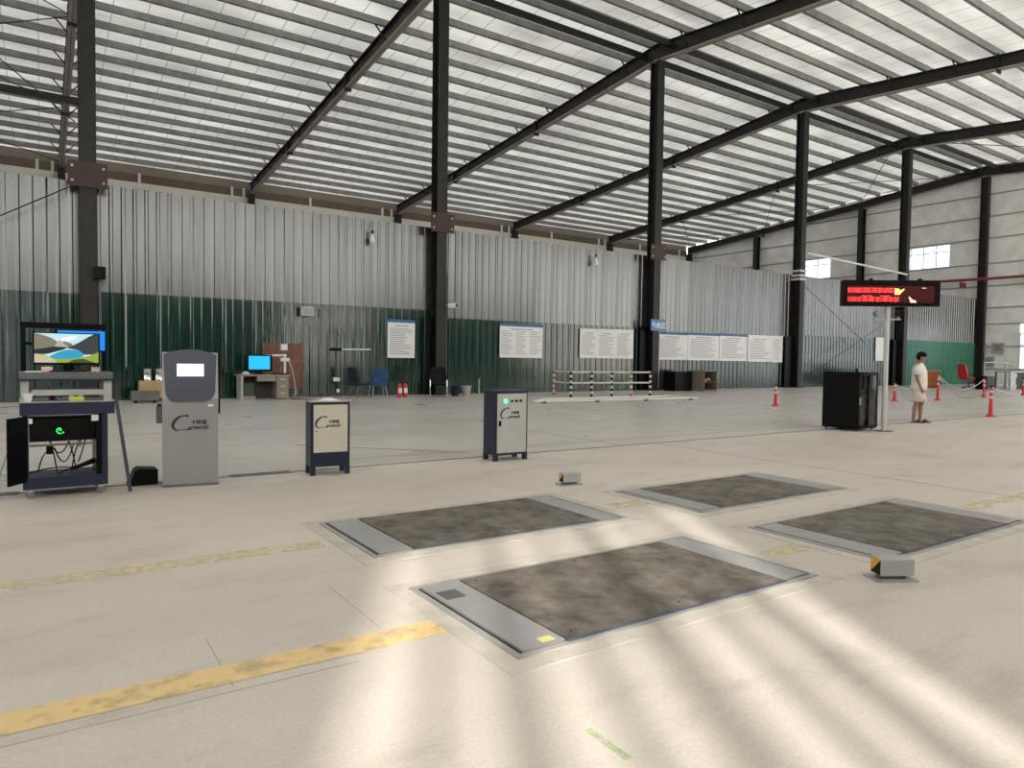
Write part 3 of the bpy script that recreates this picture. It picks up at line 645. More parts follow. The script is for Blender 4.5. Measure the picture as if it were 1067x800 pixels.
scr('picture_bush', [(0.5, 0), (0.95, 0), (0.75, 0.14), (0.6, 0.1)], 6, (0.06, 0.09, 0.03))
m2 = thing('monitor', 'second monitor with blue screen mostly hidden behind the lake monitor', 'monitor', at(0.41, 0.36, 1.21), 0.02)
MB().box(-0.1, 0.1, -0.05, 0.06, 0, 0.012).build('foot', BLACK, m2); MB().box(-0.02, 0.02, 0, 0.02, 0.01, 0.3).build('neck', BLACK, m2)
MB().box(-0.14, 0.305, -0.015, 0.015, 0.20, 0.418).build('bezel', BLACK, m2)
MB().box(-0.11, 0.30, -0.017, -0.015, 0.215, 0.412).build('screen', em('blue_screen', (0.02, 0.22, 0.75), 1.0), m2)
c = MB(); c.lathe([(0.030, 0), (0.046, 0.075), (0.050, 0.075), (0.050, 0.083), (0.043, 0.083), (0.028, 0.006)], 18)
tag(c.build('paper_bowl', WHITE, None, at(0.045, 0.03, 0.93), smooth=True), 'small white bowl at the left end of the cart shelf', 'bowl')
t = thing('yellow_case', 'small yellow-green case with pale knobs in the middle of the cart shelf', 'case', at(0.44, 0.05, 0.93))
MB().box(-0.065, 0.065, -0.03, 0.05, 0, 0.04, 0.004).build('body', mat('yellow_green_plastic', (0.52, 0.55, 0.08), 0.5), t)
for x in (-0.04, 0.03): MB().cyl(x, 0.01, 0.04, 0.06, 0.022, 12).build('knob', WHITE, t)
m = MB(); m.loft([[(-0.10, -0.06, 0), (0.10, -0.06, 0), (0.10, 0.06, 0), (-0.10, 0.06, 0)], [(-0.10, -0.06, 0.004), (0.10, -0.055, 0.004), (0.10, 0.06, 0.012), (-0.09, 0.06, 0.006)]])
tag(m.build('paper_sheet', PAPER, None, at(0.12, 0.09, 1.21)), 'loose white paper lying on the cart top left of the monitor', 'paper')
tag(MB().box(-0.045, 0.045, -0.03, 0.03, 0, 0.035, 0.006).build('tissue_pack', mat('pale_pink', (0.7, 0.55, 0.52), 0.7), None, at(0.20, 0.04, 1.226)), 'small pale pink pack on the cart top left of the screen', 'packet')
tag(MB().box(-0.035, 0.035, -0.025, 0.025, 0, 0.05, 0.006).build('small_box', mat('patterned_card', (0.5, 0.42, 0.38), 0.7, noise=0.6, nscale=60), None, at(0.60, 0.03, 1.21)), 'small patterned box at the right front of the cart top', 'box')
c = MB(); c.lathe([(0.026, 0), (0.028, 0.01), (0.028, 0.075), (0.024, 0.085)], 14)
tag(c.build('red_can', RED, None, at(0.25, 0.33, 0.93), smooth=True), 'red can standing on the cart shelf under the riser', 'can')
# loose board leaning on the cart
p = onZ(136, 514)
m = MB(); m.bar((p.x, p.y, 0.02), (at(cw+0.085, 0.1, 0).x, at(0, 0.1, 0).y, 0.93), 0.03, 0.05)
tag(m.build('leaning_bar', NAVY), 'narrow navy metal bar leaning from the floor against the cart', 'bar')

# ------------------------------------------------------------------ things along the partition
WY = YC+0.28-0.078           # front of the green ribs
def poster(u0, v0, u1, v1, label, rows, blue_top=True, group=None, cols=1):
    a = onY(u0, v0, WY-0.02); b = onY(u1, v1, WY-0.02); x0_, x1_ = a.x, b.x; z0_, z1_ = b.z, a.z
    t = thing('notice_board', label, 'poster', ((x0_+x1_)/2, WY-0.005, z0_), 0, group); w = x1_-x0_; h = z1_-z0_
    MB().box(-w/2, w/2, -0.025, 0, 0, h).build('sheet', PAPER, t)
    if blue_top: MB().box(-w/2, w/2, -0.03, -0.005, h-0.09, h+0.03).build('header', BLUE, t)
    m = MB(); m.box(-0.25*w, 0.25*w, -0.0265, -0.025, h*0.85-0.02, h*0.85+0.02)
    for c in range(cols):
        cx0 = -w/2+w*(c+0.08)/cols; cx1 = -w/2+w*(c+0.92)/cols
        for r in range(rows):
            z = h*(0.78-0.72*r/rows); m.box(cx0, cx0+(cx1-cx0)*random.uniform(0.6, 1.0), -0.0265, -0.025, z-0.014, z+0.014)
    pr = m.build('print', PRINT, t); pr['kind'] = 'stuff'
    return t
poster(404, 333, 432, 373, 'white notice sheet on the green wall above the fire extinguishers', 15)
poster(521, 337, 565, 373, 'wide white notice sheet right of the black armchair', 11, cols=3)
for i, (u0, u1) in enumerate(((604.5, 622.5), (623, 641), (641.5, 659.5))):
    poster(u0, 342+i*0.6, u1, 373+i*0.3, ('left sheet of the three joined notices above the striped railing', 'middle sheet of the three joined notices above the striped railing', 'right sheet of the three joined notices above the striped railing')[i], 12, False, 'three joined notices')
for i, (u0, u1) in enumerate(((684.5, 716), (717, 748.6), (749.8, 778), (779.5, 804), (805, 815))):
    poster(u0, 346+i*0.9, u1, 375+i*0.6, ('first sheet of the long notice row, right beside the blue sign', 'second sheet of the long notice row above the brown box', 'third sheet of the long notice row right of the blue sign', 'fourth sheet of the long notice row right of the blue sign', 'narrow last sheet of the long notice row, farthest from the blue sign')[i], 12, i < 3, 'long notice row')
a = onY(922, 352, WY); b = onY(928, 376, WY)
t = thing('notice_board', 'white notice sheet seen between the display board pole and column', 'poster', (a.x, WY-0.005, b.z)); MB().box(-1.1, 0.3, -0.025, 0, 0, a.z-b.z).build('sheet', PAPER, t)
# blue hanging sign on the column
t = thing('blue_sign', 'blue sign with white characters on the steel column', 'sign', (XC[2]+0.15, YC-0.27, 2.78))
MB().box(-0.55, 0.35, -0.05, -0.01, 0, 0.52).build('board', mat('sign_blue', (0.04, 0.20, 0.45), 0.4), t)
put_text('characters', '外检区', 0.31, WHITE, t, (-0.53, -0.052, 0.13))
# small fixtures
def cam_box(loc, label, rz=0.5):
    t = thing('security_camera', label, 'camera', loc, rz)
    MB().box(-0.05, 0.05, -0.02, 0.12, -0.04, 0.04).build('bracket', DGREY, t)
    MB().box(-0.09, 0.09, -0.34, -0.02, -0.09, 0.07, 0.015).build('housing', WHITE, t); MB().cyl(0, 0, 0, 0.03, 0.06, 14).build('lens', BLACK, t, (0, -0.33, -0.01), rot=(PI/2, 0, 0))
cam_box((XC[1]+0.22, YC-0.40, 3.35), 'white security camera on the column behind the armchair')
t = thing('junction_box', 'small black box on the column behind the computer cart', 'box', (XC[0]+0.25, YC-0.38, 3.48)); MB().box(-0.14, 0.16, -0.1, 0.1, 0, 0.36, 0.02).build('case', BLACK, t); MB().box(-0.1, 0.1, 0.1, 0.13, 0.1, 0.2).build('bracket', STEEL, t)
p = onY(319, 325, WY)
t = thing('wall_floodlight', 'grey floodlight mounted high on the green wall above the desk', 'floodlight', (p.x, WY-0.05, p.z-0.15))
MB().box(-0.22, 0.2, -0.2, -0.08, 0, 0.32, 0.02).build('lamp_head', LGREY, t); MB().box(-0.18, 0.16, -0.205, -0.2, 0.04, 0.28).build('lens', GREY, t); MB().box(-0.05, 0.05, -0.08, 0.05, 0.12, 0.2).build('bracket', DGREY, t)
for u, v, lb in ((388, 246, 'hanging bulb on the bare metal wall above the notice sheet'), (621, 270, 'hanging bulb on the bare metal wall above the three notices')):
    p = onY(u, v, YC+0.1)
    t = thing('hanging_bulb', lb, 'bulb', (p.x, YC+0.1, p.z)); c = MB(); c.lathe([(0.03, -0.3), (0.09, -0.22), (0.10, -0.12), (0.05, 0.0), (0.04, 0.08)], 12); c.build('globe', mat('bulb_glass', (0.7, 0.7, 0.68), 0.2), t, smooth=True)
    MB().cyl(0, 0, 0.08, 0.2, 0.045, 10).build('socket', BLACK, t); MB().tube([(0, 0, 0.2), (0.02, 0.05, 0.5)], 0.01, 6).build('wire', BLACK, t)
# wall pipe arm and socket
a = onY(354, 364, WY-0.15); b = onY(386, 364.5, WY-0.15)
t = thing('wall_pipe', 'thin white pipe arm sticking along the wall above the blue chair', 'pipe', (a.x, WY-0.15, a.z))
MB().tube([(0, 0, 0), (b.x-a.x, 0, 0.02)], 0.028, 8).build('pipe', WHITE, t); MB().box(-0.2, 0.06, -0.05, 0.13, -0.05, 0.05).build('clamp', BLACK, t); MB().tube([(0.02, 0, 0.02), (0.05, 0.08, 0.45), (-0.1, 0.1, 0.7)], 0.012, 6).build('cable', BLACK, t); MB().tube([(0.05, 0.08, 0), (0.05, 0.08, -1.5)], 0.012, 6).build('cable', BLACK, t)
p = onY(350, 396, WY)
t = thing('wall_socket', 'white wall socket with dangling plug left of the dark chair', 'socket', (p.x, WY-0.03, p.z)); MB().box(-0.11, 0.11, -0.06, 0.02, -0.04, 0.10).build('case', WHITE, t); MB().tube([(0, -0.03, -0.04), (0.03, -0.05, -0.2), (0.06, -0.04, -0.35)], 0.014, 6).build('cord', BLACK, t); MB().box(0.0, 0.1, -0.07, -0.02, -0.42, -0.3).build('plug', WHITE, t)

# cardboard box, canisters, grey machine
p = onY(137, 415, 22.9)
bx = tag(MB().box(0, 1.35, 0, 0.45, 0.1, 0.60, 0.006).build('cardboard_box', CARD, None, (p.x+0.2, 22.75, 0)), 'long brown cardboard box under silver canisters, by the green wall', 'box')
tag(MB().box(0, 1.3, 0, 0.4, 0, 0.1).build('wooden_pallet', WOOD, None, (p.x+0.22, 22.77, 0)), 'dark wooden skid under the cardboard box of canisters', 'pallet')
for i in range(4):
    c = MB(); c.lathe([(0.12, 0), (0.12, 0.16), (0.112, 0.17), (0.112, 0.18), (0.12, 0.19), (0.12, 0.34), (0.10, 0.36)], 16)
    o = c.build('canister', CHROME, None, (p.x+0.42+i*0.31, 22.97, 0.60), smooth=True)
    tag(o, ('leftmost silver canister standing on the cardboard box', 'second silver canister from the left on the cardboard box', 'third silver canister from the left on the cardboard box', 'rightmost silver canister, half hidden by the kiosk')[i], 'canister', 'silver canisters')
t = thing('floor_machine', 'low grey metal machine on the floor in front of the cardboard box', 'machine', (p.x-0.08, 22.1, 0)); MB().box(0, 0.72, 0, 0.4, 0.06, 0.34, 0.03).build('case', DGREY, t)
for x in (0.08, 0.56): MB().box(x, x+0.08, 0.05, 0.35, 0, 0.06).build('foot', BLACK, t)
# desk with monitor
a = onY(248, 389, 22.6); b = onY(301, 389, 22.6); DX, DW = a.x, b.x-a.x
t = thing('office_desk', 'grey-brown office desk with three drawers against the green wall', 'desk', (DX, 22.45, 0))
MB().box(0, DW, 0, 0.65, 0.74, 0.79).build('desktop', DESKM, t)
MB().box(0.06, 0.13, 0.03, 0.62, 0, 0.74).build('side_panel', LGREY, t)
MB().box(DW-0.42, DW-0.04, 0.03, 0.62, 0.03, 0.74).build('drawer_pedestal', DESKM, t)
for q in range(3):
    dr = MB().box(DW-0.40, DW-0.06, 0.01, 0.03, 0.08+q*0.22, 0.28+q*0.22).build('drawer', DESKM, t); MB().box(DW-0.30, DW-0.16, -0.01, 0.01, 0.19+q*0.22, 0.21+q*0.22).build('handle', WHITE, dr)
MB().box(0.55, DW-0.44, 0.02, 0.3, 0.58, 0.74).build('keyboard_drawer', DESKM, t)
MB().box(0.13, DW-0.42, 0.58, 0.62, 0.06, 0.74).build('back_panel', mat('dark_brown_panel', (0.05, 0.035, 0.03), 0.6), t)
MB().box(0.13, 0.5, 0.03, 0.5, 0, 0.12).build('plinth', DESKM, t)
tag(MB().box(0, 0.3, 0, 0.42, 0, 0.4, 0.01).build('computer_tower', mat('dark_green_grey', (0.03, 0.05, 0.045), 0.5), None, (DX+0.17, 22.55, 0.12)), 'dark computer tower standing inside the left bay of the desk', 'computer')
t = thing('desk_monitor', 'monitor with bright cyan screen on the office desk', 'monitor', (DX+0.68, 22.75, 0.79), 0.0)
MB().box(-0.14, 0.14, -0.08, 0.08, 0, 0.015).build('foot', BLACK, t); MB().box(-0.03, 0.03, 0, 0.03, 0, 0.15).build('neck', BLACK, t); MB().box(-0.37, 0.40, -0.02, 0.03, 0.10, 0.62, 0.01).build('bezel', BLACK, t)
MB().box(-0.33, 0.32, -0.024, -0.02, 0.16, 0.58).build('screen', em('cyan_screen', (0.02, 0.42, 0.78), 1.1), t)
tag(MB().tube([(-0.13, 0, 0.03), (-0.04, 0, 0.06), (0.02, 0, 0.05), (0.1, 0, 0.03)], [0.03, 0.05, 0.05, 0.02], 8).build('crumpled_tissue', WHITE, None, (DX+0.25, 22.6, 0.78)), 'crumpled white tissue at the left end of the desk', 'tissue')
tag(MB().box(0, 0.5, 0, 0.2, 0, 0.04).build('keyboard', BLACK, None, (DX+1.05, 22.52, 0.79)), 'black keyboard on the desk right of the cyan screen', 'keyboard')
c = MB(); c.lathe([(0.05, 0), (0.05, 0.12), (0.04, 0.13), (0.02, 0.2), (0.02, 0.24)], 12)
tag(c.build('small_bottle', DGREY, None, (DX+1.33, 22.75, 0.79), smooth=True), 'small dark bottle at the right end of the desk', 'bottle')
# brown board leaning behind the desk
a = onY(276, 357, 23.3); b = onY(318, 405, 23.3)
m = MB(); m.loft([[(0, -0.10, 0), (b.x-a.x, -0.10, 0), (b.x-a.x, -0.06, 0), (0, -0.06, 0)], [(0, 0.0, a.z-b.z), (b.x-a.x, 0.0, a.z-b.z), (b.x-a.x, 0.04, a.z-b.z), (0, 0.04, a.z-b.z)]])
tag(m.build('wooden_board', WOOD, None, (a.x, WY-0.020, b.z)), 'large red-brown wooden board on the wall behind the desk', 'board')
# white document camera stand
t = thing('camera_stand', 'white stand with horizontal arm and camera head above the desk', 'camera stand', (DX+1.53, 22.95, 0.79))
MB().box(-0.08, 0.08, -0.08, 0.08, 0, 0.02).build('foot', WHITE, t); MB().box(-0.03, 0.03, -0.03, 0.03, 0.02, 0.60).build('post', WHITE, t); MB().box(-0.14, 0.14, -0.06, 0.06, 0.42, 0.53).build('collar', WHITE, t)
MB().bar((0.05, 0, 0.62), (-0.62, -0.1, 0.60), 0.06, 0.06).build('arm', WHITE, t); MB().box(-0.13, 0.06, -0.1, 0.06, 0.78, 0.98).build('camera_head', WHITE, t); MB().box(-0.06, 0.0, -0.03, 0.03, 0.6, 0.8).build('neck', DGREY, t)
MB().tube([(0.1, 0, 0.5), (0.22, 0, 0.2), (0.32, 0, -0.3), (0.34, -0.05, -0.6), (0.26, -0.1, -0.76)], 0.03, 8).build('hose', mat('beige_hose', (0.42, 0.34, 0.27), 0.6), t)
p = onZ(303, 416)
MB_ = MB(); MB_.tube([(0, 0, 0.015), (0.15, -0.05, 0.012), (0.35, -0.3, 0.012), (0.5, -0.7, 0.012)], 0.012, 6)
tag(MB_.build('power_cord', BLACK, None, (p.x, 22.4, 0)), 'thin dark cord on the floor right of the desk', 'cord')

# stacking chairs with clothing
def shell_chair(loc, rz, label, seat_mat, back_mat, leg_mat):
    t = thing('stacking_chair', label, 'chair', loc, rz)
    m = MB(); m.loft([[(-0.24, -0.24, 0.44), (0.24, -0.24, 0.44), (0.22, 0.2, 0.42), (-0.22, 0.2, 0.42)], [(-0.24, -0.24, 0.48), (0.24, -0.24, 0.48), (0.22, 0.2, 0.46), (-0.22, 0.2, 0.46)]]); m.build('seat', seat_mat, t)
    n = 7; ro = []
    for z, wq, dy in ((0.40, 0.25, 0.0), (0.6, 0.28, 0.03), (0.85, 0.27, 0.08), (1.02, 0.22, 0.12)):
        ring = [(-wq+2*wq*i/n, 0.2+dy-0.05*(1-(2*i/n-1)**2)*-1, z) for i in range(n+1)]
        ro.append(ring+[(x, y+0.05, z_) for x, y, z_ in reversed(ring)])
    MB().loft(ro).build('backrest', back_mat, t, smooth=True)
    for sx in (-1, 1):
        for ya, yb in ((-0.2, -0.26), (0.18, 0.30)): MB().tube([(sx*0.2, ya, 0.44), (sx*0.27, yb, 0.0)], 0.014, 8).build('leg', leg_mat, t)
shell_chair((onY(375, 415, 22.7).x, 22.7, 0), PI*0.55, 'dark chair left of the blue-draped chair', DARKCLOTH, DARKCLOTH, DGREY)
shell_chair((onY(394, 415, 22.5).x, 22.5, 0), PI*0.95, 'chair draped in blue cloth beside the fire extinguishers', DENIM, DENIM, LGREY)
# fire extinguishers
for u, lb in ((416.5, 'left red fire extinguisher by the green wall'), (422.3, 'right red fire extinguisher by the green wall')):
    p = onY(u, 414, 22.3)
    t = thing('fire_extinguisher', lb, 'extinguisher', (p.x, 22.3, 0), group='pair of fire extinguishers')
    c = MB(); c.lathe([(0.075, 0), (0.08, 0.02), (0.08, 0.38), (0.06, 0.44), (0.03, 0.47), (0.03, 0.50)], 16); c.build('cylinder', RED, t, smooth=True)
    MB().box(-0.02, 0.10, -0.015, 0.015, 0.50, 0.54).build('valve_handle', BLACK, t); MB().tube([(0.03, 0, 0.5), (0.1, 0, 0.45), (0.1, 0, 0.2)], 0.012, 6).build('hose', BLACK, t)
    m = MB(); m.loft([[(0.082*math.cos(a), 0.082*math.sin(a), z) for a in [PI*1.15+PI*0.7*i/8 for i in range(9)]] for z in (0.17, 0.31)], cap=False); 
    m = MB(); rr = [[(0.0815*math.cos(a), 0.0815*math.sin(a), z) for a in [PI*1.15+PI*0.7*i/8 for i in range(9)]] for z in (0.15, 0.32)]
    m.add(rr[0]+rr[1], [(i, i+1, 9+i+1, 9+i) for i in range(8)]); m.build('paper_label', PAPER, t)
# black cantilever armchair
p = onZ(464, 415)
t = thing('cantilever_armchair', 'black mesh armchair with chrome cantilever legs before the steel column', 'chair', (p.x, 21.6, 0), -0.45)
MB().box(-0.27, 0.27, -0.27, 0.25, 0.42, 0.50, 0.02).build('seat', BLACK, t)
m = MB(); m.loft([[(-0.26, 0.22, 0.50), (0.26, 0.22, 0.50), (0.26, 0.27, 0.50), (-0.26, 0.27, 0.50)], [(-0.28, 0.29, 0.8), (0.28, 0.29, 0.8), (0.28, 0.34, 0.8), (-0.28, 0.34, 0.8)], [(-0.25, 0.38, 1.06), (0.25, 0.38, 1.06), (0.25, 0.42, 1.06), (-0.25, 0.42, 1.06)]]); m.build('backrest', BLACK, t)
for sx in (-1, 1):
    x = sx*0.29
    MB().tube([(x, 0.26, 0.03), (x, -0.24, 0.03), (x, -0.30, 0.08), (x, -0.32, 0.4), (x, -0.28, 0.62), (x, -0.2, 0.66)], 0.017, 8).build('leg_frame', CHROME, t); MB().tube([(x, -0.25, 0.66), (x, 0.2, 0.67), (x*0.95, 0.3, 0.72)], 0.028, 8).build('armrest', BLACK, t)
MB().tube([(-0.29, 0.26, 0.03), (0.29, 0.26, 0.03)], 0.017, 8).build('cross_bar', CHROME, t)
# bucket and dark bin, floor pipe
p = onZ(486, 412.5)
t = thing('bucket', 'grey bucket on the floor right of the black armchair', 'bucket', (p.x, p.y, 0)); c = MB(); c.lathe([(0.13, 0), (0.18, 0.36), (0.19, 0.36), (0.19, 0.38), (0.16, 0.38), (0.12, 0.02)], 16); c.build('pail', LGREY, t, smooth=True)
MB().tube([(0.18*math.cos(a), -0.02, 0.36-0.16*math.sin(a)) for a in [PI*i/8 for i in range(9)]], 0.007, 6).build('handle', DGREY, t)
p = onZ(479, 412.5); c = MB(); c.lathe([(0.13, 0), (0.16, 0.36), (0.14, 0.36), (0.12, 0.02)], 14)
tag(c.build('waste_bin', DARKCLOTH, None, (p.x-0.2, p.y, 0), smooth=True), 'dark bin beside the grey bucket', 'bin')
p = onZ(499, 411)
t = thing('pipe_stand', 'thin grey-green upright pipe on a flat foot right of the bucket', 'pipe stand', (p.x, p.y, 0)); MB().tube([(0, 0, 0.03), (0, 0, 0.62)], 0.03, 8).build('pipe', mat('pale_green_metal', (0.30, 0.38, 0.34), 0.5), t); MB().box(-0.55, 0.25, -0.08, 0.08, 0, 0.03).build('foot', MATS['pale_green_metal'], t)

# striped railing
rl = thing('striped_railing', 'low white railing with red and black striped posts by the wall', 'railing', (0, 0, 0))
posts = [Vector((16.5, 21.5, 0))]
pa, pb = Vector((16.3, 20.2, 0)), Vector((19.95, 19.75, 0))
posts += [pa.lerp(pb, i/4) for i in range(5)]
RWM = [mat('post_white', (0.62, 0.60, 0.56), 0.5), mat('post_red', (0.30, 0.07, 0.05), 0.5), BLACK]
for i, q in enumerate(posts):
    m = MB(); n = 9
    for s_ in range(n):
        m.m = (0 if s_ % 2 else (1 if i in (0, 4) else 2)); m.cyl(q.x, q.y, 0.93*s_/n, 0.93*(s_+1)/n, 0.05, 10)
    m.build('post', RWM, rl)
for z in (0.93, 0.52):
    for i in range(len(posts)-1): MB().tube([posts[i]+Vector((0, 0, z)), posts[i+1]+Vector((0, 0, z))], 0.032, 8).build('rail', RWM[0], rl)
# low white floor frame
fr = thing('floor_guide_frame', 'low white tubular frame lying on the floor before the striped railing', 'frame', (0, 0, 0))
a = onZ(557, 420.5); b = onZ(727, 416.5); c_ = onZ(566, 418); d_ = onZ(697, 414.5)
for q in (([a, b]), ([c_, d_]), ([a, c_]), ([b, d_])):
    q = [Vector((x.x, x.y, 0.07)) for x in q]; MB().tube(q, 0.03, 8).build('tube', WHITE, fr)
for s_ in (0.05, 0.35, 0.65, 0.95):
    q = a.lerp(b, s_); MB().box(q.x-0.06, q.x+0.06, q.y-0.06, q.y+0.06, 0, 0.07).build('foot', DGREY, fr)
# brown open cabinet
p = onZ(722, 407)
t = thing('open_cabinet', 'brown open-fronted cabinet with a shelf against the wall', 'cabinet', (25.4, 21.7, 0))
for q in ((0, 0.03, 0, 1.0, 0.05, 0.92), (0.87, 0.9, 0, 1.0, 0.05, 0.92), (0, 0.9, 0.0, 1.0, 0.92, 0.96), (0, 0.9, 0, 1.0, 0.0, 0.06), (0.03, 0.87, 0.95, 1.0, 0.06, 0.92)):
    nm = 'top' if q[4] == 0.92 else ('base' if q[4] == 0.0 else ('back' if q[2] == 0.95 else 'side'))
    MB().box(*q).build(nm, mat('pale_brown_board', (0.20, 0.165, 0.115), 0.6) if nm != 'back' else WOOD, t)
MB().box(0.03, 0.87, 0.03, 0.95, 0.40, 0.43).build('shelf', WOOD, t)
tag(MB().tube([(-0.2, 0, 0.04), (0, 0, 0.09), (0.2, 0.05, 0.16), (0.3, 0, 0.05)], [0.03, 0.06, 0.05, 0.02], 8).build('rag', mat('pinkish_rag', (0.45, 0.3, 0.27), 0.9), None, (25.85, 21.95, 0.425)), 'pinkish rag on the shelf of the brown cabinet', 'rag')
t = thing('dark_box', 'black low box left of the brown open cabinet', 'locker', (24.1, 22.3, 0)); MB().box(0, 1.15, 0, 0.7, 0, 0.9, 0.01).build('case', BLACKM, t); MB().box(0.05, 0.55, -0.01, 0, 0.05, 0.85).build('door', BLACKM, t); MB().box(0.6, 1.1, -0.01, 0, 0.05, 0.85).build('door', BLACKM, t)  # plain black block with two thin front slabs

# ------------------------------------------------------------------ black server rack
t = thing('server_rack', 'black server rack with glass front door at the foot of the display board', 'rack', (13.80, 7.80, 0))
RW_, RD, RH = 0.72, 0.78, 1.20
MB().box(0, 0.02, 0, RD, 0.06, RH).build('side_panel', BLACKM, t); MB().box(RW_-0.02, RW_, 0, RD, 0.06, RH).build('side_panel', BLACKM, t)
MB().box(0, RW_, 0, RD, RH, RH+0.02).build('top_panel', BLACKM, t); MB().box(0, RW_, 0, RD, 0.05, 0.08).build('bottom_panel', BLACKM, t); MB().box(0.02, RW_-0.02, RD-0.02, RD, 0.08, RH).build('back_panel', BLACKM, t)
dr = MB()
for q in ((0, RW_, 0.08, 0.13), (0, RW_, RH-0.05, RH), (0, 0.06, 0.08, RH), (RW_-0.06, RW_, 0.08, RH)): dr.box(q[0], q[1], -0.02, 0.0, q[2], q[3])
dr = dr.build('door', BLACKM, t); MB().box(0.06, RW_-0.06, -0.012, -0.006, 0.13, RH-0.05).build('glass', glass_mat('smoked_glass', (0.35, 0.4, 0.42), 0.10), dr); MB().box(0.02, 0.045, -0.035, -0.02, 0.55, 0.7).build('handle', LGREY, dr)
for z in (0.3, 0.62, 0.9): MB().box(0.06, RW_-0.06, 0.05, 0.5, z, z+0.09).build('rack_unit', DGREY, t)
for q in range(5): MB().tube(sag((0.2+0.05*q, 0.04, 0.66), (0.25+0.07*q, 0.04, 0.34), -0.0, 4)+[(0.3, 0.05, 0.2)], 0.008, 6).build('cable', LGREY, t)
for x in (0.06, RW_-0.06):
    for y in (0.06, RD-0.06): MB().cyl(0, 0, -0.015, 0.015, 0.028, 12).build('caster', DGREY, t, (x, y, 0.028), rot=(PI/2, 0, 0))
tag(MB().cyl(0, 0, 0, 0.07, 0.04, 12, 0.03).build('beacon', BLACK, None, (14.25, 8.1, RH+0.02)), 'small black beacon standing on top of the server rack', 'beacon')
# ------------------------------------------------------------------ display board on a pole
px, py = 14.44, 7.60
sgn = thing('display_board', 'red scrolling display board on a tall pale pole', 'display board', (px, py, 0), -0.66)
zt = onY(917, 321, py).z+0.05
MB().tube([(0, 0, 0.02), (0, 0, zt+0.1)], 0.05, 12).build('pole', mat('pale_grey_pole', (0.50, 0.50, 0.49), 0.4), sgn); MB().box(-0.13, 0.13, -0.13, 0.13, 0, 0.02).build('base_plate', DGREY, sgn)
sw, sh = 1.93, 0.53
bd = MB().box(-sw/2+0.03, sw/2+0.03, -0.10, 0.08, zt, zt+sh, 0.015).build('housing', mat('black_red_housing', (0.006, 0.002, 0.003), 0.35, spec=0.12), sgn)
MB().box(-sw/2+0.11, sw/2-0.10, -0.104, -0.10, zt+0.07, zt+sh-0.12).build('screen', mat('dim_red_screen', (0.03, 0.006, 0.006), 0.25, emit=0.05, ecol=(0.5, 0.04, 0.04)), bd)
m = MB(); random.seed(3)
def glyph(x, z, s):
    for q in range(3): m.box(x, x+s*random.uniform(0.6, 1.0), -0.1055, -0.104, z+s*(0.12+0.36*q), z+s*(0.24+0.36*q))
    for q in range(2):
        xx = x+s*random.uniform(0.05, 0.85); m.box(xx, xx+s*0.13, -0.1055, -0.104, z+s*random.uniform(0, 0.2), z+s*random.uniform(0.75, 1.0))
for i in range(10): glyph(-sw/2+0.12+i*0.092, zt+0.265, 0.105)
for i in range(11): glyph(-sw/2+0.12+i*0.092, zt+0.085, 0.13 if i in (3, 4, 7, 8) else 0.10)
m.build('red_characters', mat('red_led', (0.6, 0.02, 0.02), 0.4, emit=2.2, ecol=(1.0, 0.03, 0.03)), bd)['kind'] = 'stuff'
MB().add([(x, -0.106, zt+z) for x, z in ((0.08, 0.23), (0.18, 0.23), (0.28, 0.34), (0.26, 0.36), (0.2, 0.32), (0.16, 0.36), (0.08, 0.36))], [tuple(range(7))]).build('yellow_patch', mat('yellow_led', (0.7, 0.5, 0.15), 0.4, emit=0.8, ecol=(0.9, 0.6, 0.2)), bd)  # flat yellow patch on the screen face
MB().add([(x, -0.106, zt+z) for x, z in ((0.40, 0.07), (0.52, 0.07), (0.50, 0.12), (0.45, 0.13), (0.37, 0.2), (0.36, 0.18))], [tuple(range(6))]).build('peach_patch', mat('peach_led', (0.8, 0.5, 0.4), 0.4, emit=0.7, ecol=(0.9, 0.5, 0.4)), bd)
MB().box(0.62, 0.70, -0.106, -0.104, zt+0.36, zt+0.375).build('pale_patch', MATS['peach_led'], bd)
for x in (-0.35, 0.62): MB().box(x-0.03, x+0.03, -0.03, 0.03, zt+sh, zt+sh+0.04).build('lug', BLACK, bd)
arm = MB().box(-0.26, 0.26, -0.03, 0.03, zt-0.28, zt-0.25).build('camera_arm', LGREY, sgn)
for x, mm_ in ((-0.22, GREY), (0.22, BLACK)):
    MB().box(x-0.015, x+0.015, -0.015, 0.015, zt-0.25, zt-0.2).build('camera_stem', LGREY, arm); MB().cyl(0, 0, -0.06, 0.10, 0.06, 14).build('camera', mm_, arm, (x, -0.02, zt-0.15), rot=(PI/2, 0, 0))

# ------------------------------------------------------------------ warning posts and chains
def wpost(u, v, H, label, loc=None):
    p = loc or onZ(u, v)
    t = thing('warning_post', label, 'warning post', (p.x, p.y, 0), group='red warning posts joined by chains')
    c = MB(); c.lathe([(0.12, 0), (0.12, 0.03), (0.08, 0.05), (0.055, 0.09)], 14); c.build('base', RED, t)
    c = MB(); c.lathe([(0.055, 0.08), (0.045, H*0.5), (0.038, H-0.05), (0.025, H)], 14); c.build('post', RED, t, smooth=True)
    for z in (H*0.62, H*0.82): MB().cyl(0, 0, z, z+0.06, 0.048, 14).build('reflective_band', mat('pale_reflector', (0.7, 0.6, 0.55), 0.4), t)
    MB().cyl(0, 0, H, H+0.05, 0.03, 10).build('cap', BLACK, t)
    return Vector((p.x, p.y, H))
P1 = wpost(808, 423, 0.66, 'lone red warning post left of the server rack')
P2 = wpost(932, 418, 0.66, 'red warning post behind the display board pole, left of the person')
P3 = wpost(977, 417, 0.98, 'tall red warning post just right of the person')
P4 = wpost(1025, 414, 0.80, 'red warning post in front of the workbench, farther one')
P5 = wpost(1032, 434, 0.80, 'nearest red warning post at the right')
